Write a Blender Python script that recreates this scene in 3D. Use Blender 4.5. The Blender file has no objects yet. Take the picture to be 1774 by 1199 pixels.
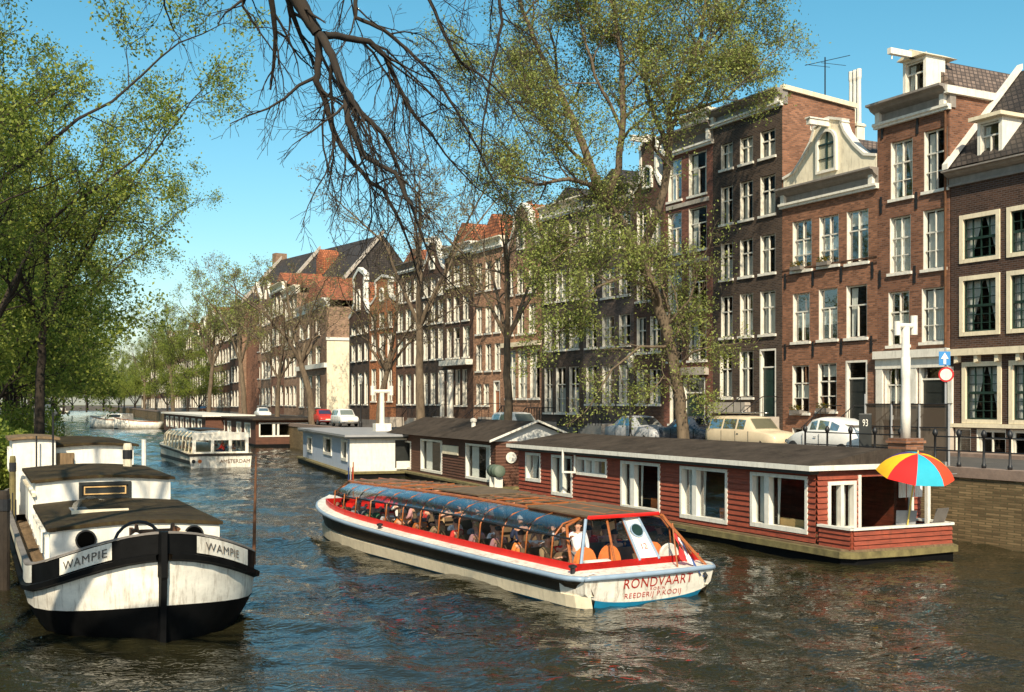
import bpy, math, random
import numpy as np
from mathutils import Vector, Matrix
R = math.radians
S = bpy.context.scene
COL = S.collection
# ---------------------------------------------------------------- camera model
F, CX, HOR, CH = 1990.0, 887.0, 697.0, 4.3
def G(px, py, z=0.0):
    Y = (CH - z) * F / (py - HOR)
    return ((px - CX) / F * Y, Y)
def XA(px, Y): return (px - CX) / F * Y
def ZA(py, Y): return CH - (py - HOR) / F * Y
cam = bpy.data.cameras.new('camera'); camo = bpy.data.objects.new('camera', cam); COL.objects.link(camo)
cam.sensor_width = 36; cam.lens = F / 1774 * 36; cam.shift_y = (HOR - 599.5) / 1774
cam.clip_start = .1; cam.clip_end = 3000
camo.location = (0, 0, CH); camo.rotation_euler = (R(90), 0, 0); S.camera = camo
# ---------------------------------------------------------------- materials
def nodes(name):
    m = bpy.data.materials.new(name); m.use_nodes = True
    nt = m.node_tree; b = nt.nodes['Principled BSDF']
    return m, nt, b
def N(nt, t, **kw):
    n = nt.nodes.new(t)
    for k, v in kw.items():
        if k in n.inputs: n.inputs[k].default_value = v
        else: setattr(n, k, v)
    return n
def c4(c, k=1.0): return (min(c[0]*k, 1), min(c[1]*k, 1), min(c[2]*k, 1), 1)
def pm(name, col, rough=.65, var=.18, scale=3.0, bump=.15, bscale=25, metal=0, stretch=None, spec=.5, stain=0, scol=(.10, .07, .04)):
    m, nt, b = nodes(name); L = nt.links.new
    tc = N(nt, 'ShaderNodeTexCoord'); mp = N(nt, 'ShaderNodeMapping')
    if stretch: mp.inputs['Scale'].default_value = stretch
    L(tc.outputs['Object'], mp.inputs['Vector'])
    n1 = N(nt, 'ShaderNodeTexNoise', Scale=scale, Detail=6.0, Roughness=.65); L(mp.outputs[0], n1.inputs['Vector'])
    rp = N(nt, 'ShaderNodeValToRGB'); rp.color_ramp.elements[0].position = .3; rp.color_ramp.elements[1].position = .7
    rp.color_ramp.elements[0].color = c4(col, 1 - var); rp.color_ramp.elements[1].color = c4(col, 1 + var)
    L(n1.outputs['Fac'], rp.inputs['Fac'])
    if stain:
        m3 = N(nt, 'ShaderNodeMapping'); m3.inputs['Scale'].default_value = (3.2, 3.2, .55); L(tc.outputs['Object'], m3.inputs['Vector'])
        n3 = N(nt, 'ShaderNodeTexNoise', Scale=2.1, Detail=8.0, Roughness=.75); L(m3.outputs[0], n3.inputs['Vector'])
        r3 = N(nt, 'ShaderNodeValToRGB'); r3.color_ramp.elements[0].position = .50; r3.color_ramp.elements[1].position = .74
        r3.color_ramp.elements[1].color = (stain, stain, stain, 1); L(n3.outputs['Fac'], r3.inputs['Fac'])
        mx = N(nt, 'ShaderNodeMix', data_type='RGBA'); L(r3.outputs['Color'], mx.inputs['Factor']); L(rp.outputs['Color'], mx.inputs['A']); mx.inputs['B'].default_value = c4(scol); L(mx.outputs['Result'], b.inputs['Base Color'])
    else: L(rp.outputs['Color'], b.inputs['Base Color'])
    b.inputs['Roughness'].default_value = rough; b.inputs['Metallic'].default_value = metal
    b.inputs['Specular IOR Level'].default_value = spec
    if bump:
        n2 = N(nt, 'ShaderNodeTexNoise', Scale=bscale, Detail=4.0); L(mp.outputs[0], n2.inputs['Vector'])
        bp = N(nt, 'ShaderNodeBump', Strength=bump, Distance=.02); L(n2.outputs['Fac'], bp.inputs['Height']); L(bp.outputs[0], b.inputs['Normal'])
    return m
def brickm(name, col, mortar=None, k=1.0):
    m, nt, b = nodes(name); L = nt.links.new
    tc = N(nt, 'ShaderNodeTexCoord'); sx = N(nt, 'ShaderNodeSeparateXYZ'); L(tc.outputs['Object'], sx.inputs[0])
    ad = N(nt, 'ShaderNodeMath', operation='ADD'); L(sx.outputs['X'], ad.inputs[0]); L(sx.outputs['Y'], ad.inputs[1])
    cb = N(nt, 'ShaderNodeCombineXYZ'); L(ad.outputs[0], cb.inputs['X']); L(sx.outputs['Z'], cb.inputs['Y'])
    br = N(nt, 'ShaderNodeTexBrick'); L(cb.outputs[0], br.inputs['Vector'])
    br.inputs['Scale'].default_value = 1; br.inputs['Brick Width'].default_value = .24 * k; br.inputs['Row Height'].default_value = .08 * k
    br.inputs['Mortar Size'].default_value = .012 * k; br.inputs['Color1'].default_value = c4(col, .62); br.inputs['Color2'].default_value = c4(col, 1.45)
    mo = mortar or tuple(.6 * x + .08 for x in col); br.inputs['Mortar'].default_value = c4(mo)
    n1 = N(nt, 'ShaderNodeTexNoise', Scale=.55, Detail=8.0, Roughness=.7); L(tc.outputs['Object'], n1.inputs['Vector'])
    rp = N(nt, 'ShaderNodeValToRGB'); rp.color_ramp.elements[0].position = .3; rp.color_ramp.elements[1].position = .72
    rp.color_ramp.elements[0].color = (.6, .58, .56, 1); rp.color_ramp.elements[1].color = (1.0, 1.0, 1.0, 1)
    L(n1.outputs['Fac'], rp.inputs['Fac'])
    mx = N(nt, 'ShaderNodeMix', data_type='RGBA', blend_type='MULTIPLY'); mx.inputs['Factor'].default_value = 1
    L(br.outputs['Color'], mx.inputs['A']); L(rp.outputs['Color'], mx.inputs['B']); L(mx.outputs['Result'], b.inputs['Base Color'])
    b.inputs['Roughness'].default_value = .85; b.inputs['Specular IOR Level'].default_value = .25
    bp = N(nt, 'ShaderNodeBump', Strength=.5, Distance=.012); L(br.outputs['Fac'], bp.inputs['Height']); bp.invert = True; L(bp.outputs[0], b.inputs['Normal'])
    return m
def tilem(name, col):
    m, nt, b = nodes(name); L = nt.links.new
    tc = N(nt, 'ShaderNodeTexCoord'); sx = N(nt, 'ShaderNodeSeparateXYZ'); L(tc.outputs['Object'], sx.inputs[0])
    cb = N(nt, 'ShaderNodeCombineXYZ'); L(sx.outputs['Y'], cb.inputs['X']); L(sx.outputs['Z'], cb.inputs['Y']);
    ad = N(nt, 'ShaderNodeMath', operation='ADD'); L(sx.outputs['X'], ad.inputs[0]); L(sx.outputs['Y'], ad.inputs[1]); L(ad.outputs[0], cb.inputs['X'])
    br = N(nt, 'ShaderNodeTexBrick'); L(cb.outputs[0], br.inputs['Vector']); br.inputs['Scale'].default_value = 1
    br.inputs['Brick Width'].default_value = .26; br.inputs['Row Height'].default_value = .24; br.inputs['Mortar Size'].default_value = .03
    br.offset = 0
    br.inputs['Color1'].default_value = c4(col, .6); br.inputs['Color2'].default_value = c4(col, 1.4); br.inputs['Mortar'].default_value = c4(col, .35)
    L(br.outputs['Color'], b.inputs['Base Color']); b.inputs['Roughness'].default_value = .7
    bp = N(nt, 'ShaderNodeBump', Strength=.8, Distance=.05); L(br.outputs['Fac'], bp.inputs['Height']); bp.invert = True; L(bp.outputs[0], b.inputs['Normal'])
    return m
def glassm(name, tint=(.8, .85, .85), refl=1.0, rough=.02, wob=.25, base=0.0):
    m, nt, b = nodes(name); L = nt.links.new; nt.nodes.remove(b)
    out = [n for n in nt.nodes if n.type == 'OUTPUT_MATERIAL'][0]
    t = N(nt, 'ShaderNodeBsdfTransparent', Color=c4(tint)); g = N(nt, 'ShaderNodeBsdfGlossy', Roughness=rough)
    f = N(nt, 'ShaderNodeFresnel', IOR=1.5); mu = N(nt, 'ShaderNodeMath', operation='MULTIPLY'); mu.use_clamp = True
    mu.inputs[1].default_value = refl; L(f.outputs[0], mu.inputs[0]); ma = N(nt, 'ShaderNodeMath', operation='ADD'); ma.use_clamp = True; ma.inputs[1].default_value = base; L(mu.outputs[0], ma.inputs[0])
    tc = N(nt, 'ShaderNodeTexCoord'); n2 = N(nt, 'ShaderNodeTexNoise', Scale=1.3); L(tc.outputs['Object'], n2.inputs['Vector'])
    bp = N(nt, 'ShaderNodeBump', Strength=wob, Distance=.03); L(n2.outputs['Fac'], bp.inputs['Height']); L(bp.outputs[0], g.inputs['Normal'])
    mx = N(nt, 'ShaderNodeMixShader'); L(ma.outputs[0], mx.inputs[0]); L(t.outputs[0], mx.inputs[1]); L(g.outputs[0], mx.inputs[2]); L(mx.outputs[0], out.inputs['Surface'])
    return m
def leafm(name, c1, c2, trans=.35):
    m, nt, b = nodes(name); L = nt.links.new
    ge = N(nt, 'ShaderNodeNewGeometry'); rp = N(nt, 'ShaderNodeValToRGB')
    rp.color_ramp.elements[0].color = c4(c1); rp.color_ramp.elements[1].color = c4(c2)
    L(ge.outputs['Random Per Island'], rp.inputs['Fac']); L(rp.outputs['Color'], b.inputs['Base Color']); b.inputs['Roughness'].default_value = .6
    tr = N(nt, 'ShaderNodeBsdfTranslucent'); L(rp.outputs['Color'], tr.inputs['Color'])
    mx = N(nt, 'ShaderNodeMixShader'); mx.inputs[0].default_value = trans
    out = [n for n in nt.nodes if n.type == 'OUTPUT_MATERIAL'][0]
    L(b.outputs[0], mx.inputs[1]); L(tr.outputs[0], mx.inputs[2]); L(mx.outputs[0], out.inputs['Surface'])
    return m
_mc = {}
def M(key, *a, **k):
    if key not in _mc: _mc[key] = pm(key, *a, **k)
    return _mc[key]
M('white paint', (.76, .72, .62), .5, .1, 4, .05, stain=.35); M('window white', (.70, .66, .56), .5, .12, 4, .05, stain=.3); M('cream paint', (.78, .67, .47), .5, .12, 3, .08, stain=.35)
M('stained cream', (.80, .72, .54), .6, .15, 2.2, .15, stain=.6); M('grey paint', (.25, .22, .19), .5, .2, 3, stain=.4)
M('stone', (.40, .35, .29), .8, .2, 2); M('dark stone', (.16, .14, .12), .85, .25, 2)
M('dark paint', (.02, .022, .02), .35, .3, 3); M('green paint', (.012, .03, .022), .35, .3, 3); M('iron', (.012, .012, .013), .5, .3, 8)
M('curtain', (.78, .74, .66), .9, .08, 6, 0); M('lace', (.62, .58, .52), .9, .3, 30, 0); M('ochre curtain', (.65, .4, .16), .9, .1, 6, 0)
M('orange cloth', (.78, .2, .04), .8, .15, 8, .2); M('bark', (.13, .095, .06), .95, .45, 5, .8, 18, stretch=(1, 1, .35))
M('dark bark', (.028, .02, .013), .95, .4, 5, .6, 18, stretch=(1, 1, .4)); M('twig', (.085, .055, .035), .9, .3, 9, .2)
M('roof felt', (.055, .042, .032), .95, .45, 1.6, .5, 60, spec=.15, stain=.6, scol=(.10, .08, .055)); M('boat roof', (.040, .026, .011), .85, .55, 1.1, .4, 30, spec=.2, stain=.7, scol=(.10, .085, .03))
M('white hull', (.76, .71, .60), .45, .2, 1.6, .12, stretch=(1, 1, 2), stain=.9, scol=(.16, .10, .05)); M('black hull', (.005, .005, .005), .6, .5, 2, .1, spec=.12); M('void', (.002, .002, .002), .9, .1, 2, 0, spec=0)
M('brown hull', (.028, .018, .01), .5, .4, 2, .1); M('red paint', (.62, .018, .012), .35, .12, 3, .03); M('steel blue', (.26, .34, .42), .35, .12, 3, .03)
M('blue paint', (.02, .32, .55), .4, .15, 2, .05); M('varnish', (.33, .10, .025), .35, .3, 5, .1, stretch=(1, 1, 6)); M('tan roof', (.13, .085, .045), .8, .4, 2.5, .2)
M('red boards', (.26, .054, .025), .65, .4, 2.5, .4, 14, stretch=(.6, .6, 6), stain=.7, scol=(.09, .03, .015)); M('brown boards', (.105, .040, .020), .75, .4, 2, .4, 14, stretch=(.6, .6, 6), stain=.6, scol=(.04, .02, .012))
M('pale blue wall', (.42, .48, .58), .6, .08, 1.5); M('deck wood', (.17, .11, .055), .85, .4, 2, .3, stretch=(1, 6, 1)); M('mossy wood', (.16, .13, .05), .9, .5, 3, .4)
M('rubber', (.012, .012, .012), .8, .2, 5); M('chrome', (.6, .6, .6), .25, .05, 5, 0, metal=1); M('skin', (.52, .27, .17), .55, .1, 8, 0); M('hair dark', (.03, .018, .01), .7, .3, 20)
M('hair fair', (.30, .18, .07), .7, .3, 20); M('hair grey', (.35, .33, .3), .7, .3, 20); M('asphalt', (.075, .068, .06), .9, .3, 1.2, .3, 40)
M('paving', (.24, .17, .13), .9, .25, 3, .3); M('lead', (.3, .3, .3), .6, .15, 2)
M('orange tile base', (.4, .1, .03)); M('rust', (.12, .05, .02), .9, .5, 6, .4)
glass = glassm('window glass', (.80,.84,.84), .28, .02, .08); glass_b = glassm('curved glass', (.80, .84, .92), 1.5, .2, .35, .15); glass_c = glassm('clear glass', (.95, .96, .96), .5, .02, .05)
brick = {k: brickm('brick ' + k, v) for k, v in {
    'red': (.30, .138, .074), 'brown': (.235, .105, .056), 'dark': (.115, .056, .030), 'black': (.078, .050, .032), 'pink': (.48, .26, .15),
    'orange': (.46, .17, .06), 'umber': (.080, .040, .024), 'plum': (.23, .088, .055), 'tan': (.33, .20, .12), 'grey': (.14, .10, .08)}.items()}
quay_brick = brickm('quay brick', (.24, .165, .085), (.15, .12, .06), k=.9)
tile = {'orange': tilem('orange roof tiles', (.38, .12, .045)), 'dark': tilem('dark roof tiles', (.05, .038, .03)), 'grey': tilem('grey brown roof tiles', (.17, .12, .09))}
PAINT = {}
def paint(name, col, rough=.35):
    if name not in PAINT: PAINT[name] = pm(name, col, rough, .08, 3, .03)
    return PAINT[name]
# ---------------------------------------------------------------- mesh builder
class MB:
    def __init__(s): s.v = []; s.f = []; s.mi = []; s.cur = 0
    def add(s, vs, fs):
        n = len(s.v); s.v += [tuple(p) for p in vs]; s.f += [tuple(i + n for i in f) for f in fs]; s.mi += [s.cur] * len(fs); return s
    def box(s, x0, x1, y0, y1, z0, z1):
        return s.add([(x0,y0,z0),(x1,y0,z0),(x1,y1,z0),(x0,y1,z0),(x0,y0,z1),(x1,y0,z1),(x1,y1,z1),(x0,y1,z1)],
                     [(0,3,2,1),(4,5,6,7),(0,1,5,4),(1,2,6,5),(2,3,7,6),(3,0,4,7)])
    def quad(s, a, b, c, d): return s.add([a, b, c, d], [(0,1,2,3)])
    def loft(s, rings, closed=True, cap=True):
        n = len(rings[0]); vs = [p for r in rings for p in r]; fs = []
        for i in range(len(rings)-1):
            for j in range(n if closed else n-1):
                k = (j+1) % n; fs.append((i*n+j, i*n+k, (i+1)*n+k, (i+1)*n+j))
        if cap and closed: fs.append(tuple(range(n-1, -1, -1))); fs.append(tuple((len(rings)-1)*n + j for j in range(n)))
        return s.add(vs, fs)
    def tube(s, pts, rad, n=6, cap=True):
        P = [Vector(p) for p in pts]; rads = rad if isinstance(rad, (list, tuple)) else [rad]*len(P); rings = []
        ref = None
        for i, p in enumerate(P):
            t = (P[min(i+1, len(P)-1)] - P[max(i-1, 0)])
            t = t.normalized() if t.length > 1e-9 else Vector((0,0,1))
            if ref is None: ref = t.orthogonal().normalized()
            u = ref - t * ref.dot(t)
            u = u.normalized() if u.length > 1e-6 else t.orthogonal().normalized()
            ref = u; w = t.cross(u)
            rings.append([p + (u*math.cos(a) + w*math.sin(a))*rads[i] for a in (2*math.pi*k/n for k in range(n))])
        return s.loft(rings, True, cap)
    def lathe(s, prof, n=12, c=(0,0,0), ax='z', cap=True):
        rings = []
        for r, z in prof:
            ring = []
            for k in range(n):
                a = 2*math.pi*k/n; q = (r*math.cos(a), r*math.sin(a), z)
                if ax == 'y': q = (q[0], q[2], q[1])
                if ax == 'x': q = (q[2], q[0], q[1])
                ring.append((q[0]+c[0], q[1]+c[1], q[2]+c[2]))
            rings.append(ring)
        return s.loft(rings, True, cap)
    def extrude(s, outline, y0, y1):   # outline in x,z
        n = len(outline)
        s.add([(x, y0, z) for x, z in outline] + [(x, y1, z) for x, z in outline],
              [tuple(range(n)), tuple(range(2*n-1, n-1, -1))] + [(i, i+n, (i+1)%n+n, (i+1)%n) for i in range(n)]); return s
    def mesh(s, name, mats, smooth=False):
        me = bpy.data.meshes.new(name); me.from_pydata(s.v, [], s.f)
        for m in (mats if isinstance(mats, (list, tuple)) else [mats]): me.materials.append(m)
        if any(s.mi): me.polygons.foreach_set('material_index', s.mi)
        if smooth: me.polygons.foreach_set('use_smooth', [True]*len(me.polygons))
        me.update()
        import bmesh
        bm = bmesh.new(); bm.from_mesh(me); bmesh.ops.recalc_face_normals(bm, faces=bm.faces); bm.to_mesh(me); bm.free()
        return me
    def obj(s, name, mats, parent=None, smooth=False, bevel=0):
        o = link(name, s.mesh(name, mats, smooth), parent)
        if bevel:
            b = o.modifiers.new('bevel', 'BEVEL'); b.width = bevel; b.segments = 2; b.limit_method = 'ANGLE'
        return o
def link(name, me, parent=None, loc=None, label=None):
    o = bpy.data.objects.new(name, me); COL.objects.link(o)
    if parent: o.parent = parent
    if loc: o.location = loc
    if label: o['label'] = label
    return o
def thing(name, label, cat, loc=(0,0,0), rz=0, group=None):
    o = bpy.data.objects.new(name, None); COL.objects.link(o); o.empty_display_size = .2
    o.location = loc; o.rotation_euler = (0, 0, rz); o['label'] = label; o['category'] = cat
    if group: o['group'] = group
    return o
def tag(o, label, cat, group=None):
    o['label'] = label; o['category'] = cat
    if group: o['group'] = group
    return o
def struct(o): o['kind'] = 'structure'; return o
KIDS = {}
def kids(o): return [c for c in COL.objects if c.parent == o]
def dup(root, loc, rz, label=None, group=None, scale=None, klist=None):
    r = root.copy(); COL.objects.link(r); r.location = loc; r.rotation_euler = (0, 0, rz)
    if label: r['label'] = label
    if group: r['group'] = group
    if scale: r.scale = (scale,)*3
    for ch in (klist if klist is not None else kids(root)):
        c = ch.copy(); COL.objects.link(c); c.parent = r
        for g in KIDS.get(ch.name, ()):
            d = g.copy(); COL.objects.link(d); d.parent = c
    return r
def text(parent, s, size, mat, loc, rot, name='lettering', sx=1.0, label=None, ext=.004, sp=1.0):
    cu = bpy.data.curves.new('t', 'FONT'); cu.body = s; cu.size = size; cu.extrude = ext; cu.align_x = 'CENTER'; cu.space_character = sp; cu.resolution_u = 3
    to = bpy.data.objects.new('t', cu); COL.objects.link(to)
    dg = bpy.context.evaluated_depsgraph_get(); me = bpy.data.meshes.new_from_object(to.evaluated_get(dg))
    bpy.data.objects.remove(to); me.materials.clear(); me.materials.append(mat); me.name = name
    o = link(name, me, parent, loc); o.rotation_euler = rot; o.scale = (sx, 1, 1)
    if label: o['label'] = label
    return o
class Fac:
    """a vertical wall plane from the far end A to the near end B; x along it, y inwards, away from the water"""
    def __init__(s, A, B):
        s.A = A; d = (B[0]-A[0], B[1]-A[1]); s.L = math.hypot(*d); s.e = (d[0]/s.L, d[1]/s.L); s.rz = math.atan2(s.e[1], s.e[0])
    def x(s, px):
        dx = (px - CX)/F; return (s.A[1]*dx - s.A[0]) / (s.e[0] - s.e[1]*dx)
    def Y(s, px): return s.A[1] + s.e[1]*s.x(px)
    def z(s, py, px): return CH - (py - HOR)/F*s.Y(px)
    def P(s, x, y=0): return (s.A[0]+s.e[0]*x - s.e[1]*y, s.A[1]+s.e[1]*x + s.e[0]*y)
def pxy(p, z=0): return (CX + F*p[0]/p[1], HOR + (CH - z)*F/p[1])
# ---------------------------------------------------------------- the place
ZQ = 2.25
YB = 103.7; YQ = 80.0
fac1 = Fac((41.157-.521*YB, YB), (41.157-.521*20, 20))
fac2 = Fac((41.157-.521*YB-.385*420, YB+420), (41.157-.521*YB, YB))
def quay_pt(Y, off=0.0):   # edge of the quay (off metres inland)
    if Y < YQ: c = 31.98 + off*1.1276; return (c - .521*Y, Y)
    return (31.98 + off*1.1 -.521*YQ - .385*(Y-YQ), Y)
# ---------------------------------------------------------------- windows
_wc = {}
def rnd(v, q=.05): return round(v/q)*q
def wmesh(w, h, style):
    key = (w, h, style)
    if key in _wc: return _wc[key]
    fr = MB(); sash = None; arch = style.startswith('arch')
    if style in ('std', 'tall', 'cross', 'dark', 'darkcross', 'shop'):
        f = .085 if style != 'shop' else .13
        if style != 'shop': f = .06
        fr.box(0, f, .13, .21, 0, h).box(w-f, w, .13, .21, 0, h).box(f, w-f, .13, .21, h-f, h).box(f, w-f, .13, .21, 0, .06).box(0, .03, .012, .13, 0, h).box(w-.03, w, .012, .13, 0, h)
        sash = MB(); b = sash if style in ('dark', 'darkcross') else fr
        t = h*.62; m = .036
        b.box(f, w-f, .11, .19, t-.03, t+.03)
        if w > .75:
            b.box(w/2-m/2, w/2+m/2, .08, .165, .07, t-.04)
            if style != 'tall': b.box(w/2-m/2, w/2+m/2, .08, .165, t+.04, h-f)
        if style in ('cross', 'darkcross'): b.box(f, w-f, .09, .155, t/2-.02, t/2+.02)
        if style == 'dark': sash.box(f, f+.05, .08, .165, .07, h-f).box(w-f-.05, w-f, .08, .165, .07, h-f)
    elif style == 'grid':
        f = .155
        fr.box(-.02, f, -.05, .2, -.02, h+.02).box(w-f, w+.02, -.05, .2, -.02, h+.02).box(f, w-f, -.05, .2, h-f, h+.02).box(f, w-f, -.05, .2, -.02, f*.9)
        sash = MB(); a, b, c, d = f, w-f, f*.9, h-f
        sash.box(a, a+.05, .05, .14, c, d).box(b-.05, b, .05, .14, c, d).box(a+.05, b-.05, .05, .14, c, c+.06).box(a+.05, b-.05, .05, .14, d-.05, d).box(a+.05, b-.05, .05, .14, (c+d)/2-.05, (c+d)/2+.05)
        for i in (1, 2, 3): x = a+(b-a)*i/4; sash.box(x-.018, x+.018, .07, .13, c, d)
        nz = 6 if h > 2.2 else 4
        for i in range(1, nz): z = c+(d-c)*i/nz; sash.box(a, b, .075, .125, z-.015, z+.015)
    elif arch:
        n = 10; r = w/2; zc = h-r; o = [(0, 0)] + [(0, zc)] + [(r-r*math.cos(math.pi*k/n), zc+r*math.sin(math.pi*k/n)) for k in range(1, n)] + [(w, zc), (w, 0)]
        q = .12; r2 = r-q; i = [(q, q)] + [(q, zc)] + [(r-r2*math.cos(math.pi*k/n), zc+r2*math.sin(math.pi*k/n)) for k in range(1, n)] + [(w-q, zc), (w-q, q)]
        rings = [[(x, y, z) for x, z in pts] for pts, y in ((i, .1), (i, -.14), (o, -.14), (o, .1))]
        fr.loft(rings, True, False)
        sash = MB(); sash.box(r-.03, r+.03, -.07, 0, q, h-q).box(q, w-q, -.07, 0, zc-.05, zc+.03).box(q, w-q, -.06, -.01, zc*.5-.02, zc*.5+.02)
        pn = MB(); pn.add([(x, -.02, z) for x, z in i], [tuple(range(len(i)))])
        res = (fr.mesh('window', M('white paint')), sash.mesh('sash', M('green paint')), pn.mesh('pane', glass)); _wc[key] = res; return res
    pn = MB().quad((.03, .175, .03), (w-.03, .175, .03), (w-.03, .175, h-.03), (.03, .175, h-.03))
    fm = M('cream paint') if style == 'grid' else M('window white')
    res = (fr.mesh('window', fm), sash.mesh('sash', M('green paint') if style != 'dark' else M('dark paint')) if sash and sash.v else None, pn.mesh('pane', glass))
    _wc[key] = res; return res
_cc = {}
def cmesh(w, h, kind):
    key = (w, h, kind)
    if key in _cc: return _cc[key]
    mb = MB(); y = .27
    def cloth(x0, x1, z0, z1, x0b=None, x1b=None, amp=.02):
        n = max(4, int((x1-x0)/.05)); x0b = x0 if x0b is None else x0b; x1b = x1 if x1b is None else x1b
        top = [(x0+(x1-x0)*k/n, y+amp*(k % 2), z1) for k in range(n+1)]; bot = [(x0b+(x1b-x0b)*k/n, y+amp*(k % 2), z0) for k in range(n+1)]
        mb.loft([bot, top], False, False)
    if kind == 'd': cloth(.08, w*.30, .08, h-.1); cloth(w*.70, w-.08, .08, h-.1)
    elif kind == 'h': cloth(.08, w-.08, .08, h*.55)
    elif kind == 'f': cloth(.08, w-.08, .08, h-.1)
    elif kind == 'l': cloth(.08, w*.36, .08, h-.1, .08, w*.22)
    elif kind == 't': cloth(.08, w-.08, h*.62, h-.1); cloth(.08, w*.3, .08, h*.62)
    elif kind == 'v': cloth(.08, w*.48, .08, h-.1, .08, w*.16); cloth(w*.52, w-.08, .08, h-.1, w*.84, w-.08)
    elif kind == 'b': cloth(.08, w-.08, h*.72, h-.1)
    elif kind == 'm': cloth(.1, w-.1, h*.3, h*.58)
    me = mb.mesh('curtain', M('curtain') if kind != 'h' else M('lace')); _cc[key] = me; return me
_sc = {}
def put_window(parent, x, z, w, h, style, cur, sill=True, y=0):
    fr, sash, pn = wmesh(w, h, style)
    o = link('window', fr, parent, (x, y, z))
    if sash: link('sash', sash, o)
    link('pane', pn, o)
    if cur and cur != '-': link('curtain', cmesh(w, h, cur), o)
    if sill and style not in ('grid',) and not style.startswith('arch'):
        k = w
        if k not in _sc: _sc[k] = MB().box(-.09, w+.09, -.1, .02, -.12, 0).mesh('sill', M('white paint'))
        link('sill', _sc[k], o)
    return o
def wall(mb, x0, x1, z0, z1, ops, y=0.0, rev=.2, clap=0):
    xs = sorted({x0, x1} | {v for a, b, c, d in ops for v in (a, b) if x0 < v < x1})
    zs = sorted({z0, z1} | {v for a, b, c, d in ops for v in (c, d) if z0 < v < z1})
    if clap:
        k = 1
        while z0 + k*clap < z1 - .01: zs.append(z0+k*clap); k += 1
        zs = sorted(set(zs))
    for i in range(len(xs)-1):
        for j in range(len(zs)-1):
            a, b, c, d = xs[i], xs[i+1], zs[j], zs[j+1]
            if b-a < 1e-5 or d-c < 1e-5: continue
            mx, mz = (a+b)/2, (c+d)/2
            if any(p < mx < q and r < mz < t for p, q, r, t in ops): continue
            if clap:
                row = math.floor((mz - z0)/clap); zb = z0 + row*clap; o = lambda z: -.045*(1-(z-zb)/clap) - .004
                mb.quad((a, y+o(c), c), (b, y+o(c), c), (b, y+o(d), d), (a, y+o(d), d))
                if abs(c-zb) < 1e-4: mb.quad((a, y+o(c), c), (a, y, c), (b, y, c), (b, y+o(c), c))
            else: mb.quad((a, y, c), (b, y, c), (b, y, d), (a, y, d))
    for a, b, c, d in ops:
        mb.quad((a, y, c), (a, y+rev, c), (a, y+rev, d), (a, y, d)); mb.quad((b, y, c), (b, y+rev, c), (b, y+rev, d), (b, y, d))
        mb.quad((a, y, d), (a, y+rev, d), (b, y+rev, d), (b, y, d)); mb.quad((a, y, c), (a, y+rev, c), (b, y+rev, c), (b, y, c))
def door(parent, x, z, w, h, mat, y=.16, light=.28, frame='white paint'):
    f = MB().box(0, .09, -.02-y+.02, .06, 0, h).box(w-.09, w, -.02-y+.02, .06, 0, h).box(.09, w-.09, -.02-y+.02, .06, h-.09, h).box(.09, w-.09, -.06, .05, h*(1-light), h*(1-light)+.07)
    o = f.obj('door', M(frame), parent); o.location = (x, y, z)
    hh = h*(1-light); lf = MB().box(.09, w-.09, 0, .05, 0, hh)
    for zz in (.12, hh*.42, hh*.74):
        z1 = {.12: hh*.36}.get(zz, hh*.68 if zz < hh*.5 else hh*.95); lf.box(.2, w-.2, -.025, .01, zz, z1)
    lf.obj('leaf', mat, o)
    MB().quad((.09, .03, hh+.07), (w-.09, .03, hh+.07), (w-.09, .03, h-.09), (.09, .03, h-.09)).obj('pane', glass, o)
    MB().lathe([(0, -.09), (.03, -.08), (.03, -.06), (.012, -.05), (.012, 0)], 8, (w-.2, 0, hh*.47), 'y').obj('knob', M('chrome'), o)
    return o
def cornice(parent, w, z, h, mat, amat=None, proj=.5, x0=0.0):
    p = [(.0, 0), (-.10, 0), (-.10, h*.12), (-.04, h*.16), (-.04, h*.55), (-.14, h*.60), (-proj*.55, h*.72), (-proj*.7, h*.86), (-proj, h*.90), (-proj, h), (.3, h), (.3, 0)]
    MB().loft([[(x, y, zz) for y, zz in p] for x in (x0-.06, x0+w+.06)]).obj('cornice', mat, parent).location = (0, 0, z)
    if amat:
        q = [(.0, 0), (-.16, 0), (-.16, .08), (-.24, .12), (-.24, .22), (0, .22)]
        MB().loft([[(x, y, zz) for y, zz in q] for x in (x0-.09, x0+w+.09)]).obj('architrave', amat, parent).location = (0, 0, z-.1)
        nb = max(3, int(w/1.1)+1)
        for k in range(nb):
            xx = x0 + .1 + (w-.4)*k/(nb-1)
            if k in (0, nb-1):
                MB().extrude([(0, 0), (.24, 0), (.24, h*.72), (0, h*.72)], -.2, 0).obj('corbel', amat, parent).location = (xx-.05, 0, z+h*.16)
GSH = {
 'bell': [(.5, 0), (.5, .10), (.44, .16), (.40, .17), (.36, .26), (.27, .42), (.21, .58), (.185, .74), (.20, .80), (.14, .84), (.10, .93), (0, 1)],
 'neck': [(.5, 0), (.5, .14), (.40, .18), (.33, .25), (.25, .36), (.235, .40), (.235, .80), (.29, .82), (.24, .88), (0, 1)],
 'swan': [(.5, 0), (.5, .2), (.44, .23), (.38, .26), (.28, .45), (.18, .70), (.14, .88), (.16, .91), (.02, 1), (0, 1)],
 'spout': [(.5, 0), (.5, .12), (.43, .14), (.12, .82), (.12, 1), (0, 1)],
 'step': [(.5, 0), (.5, .16), (.42, .16), (.42, .32), (.34, .32), (.34, .48), (.26, .48), (.26, .64), (.18, .64), (.18, .8), (.09, .8), (.09, 1), (0, 1)]}
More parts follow.
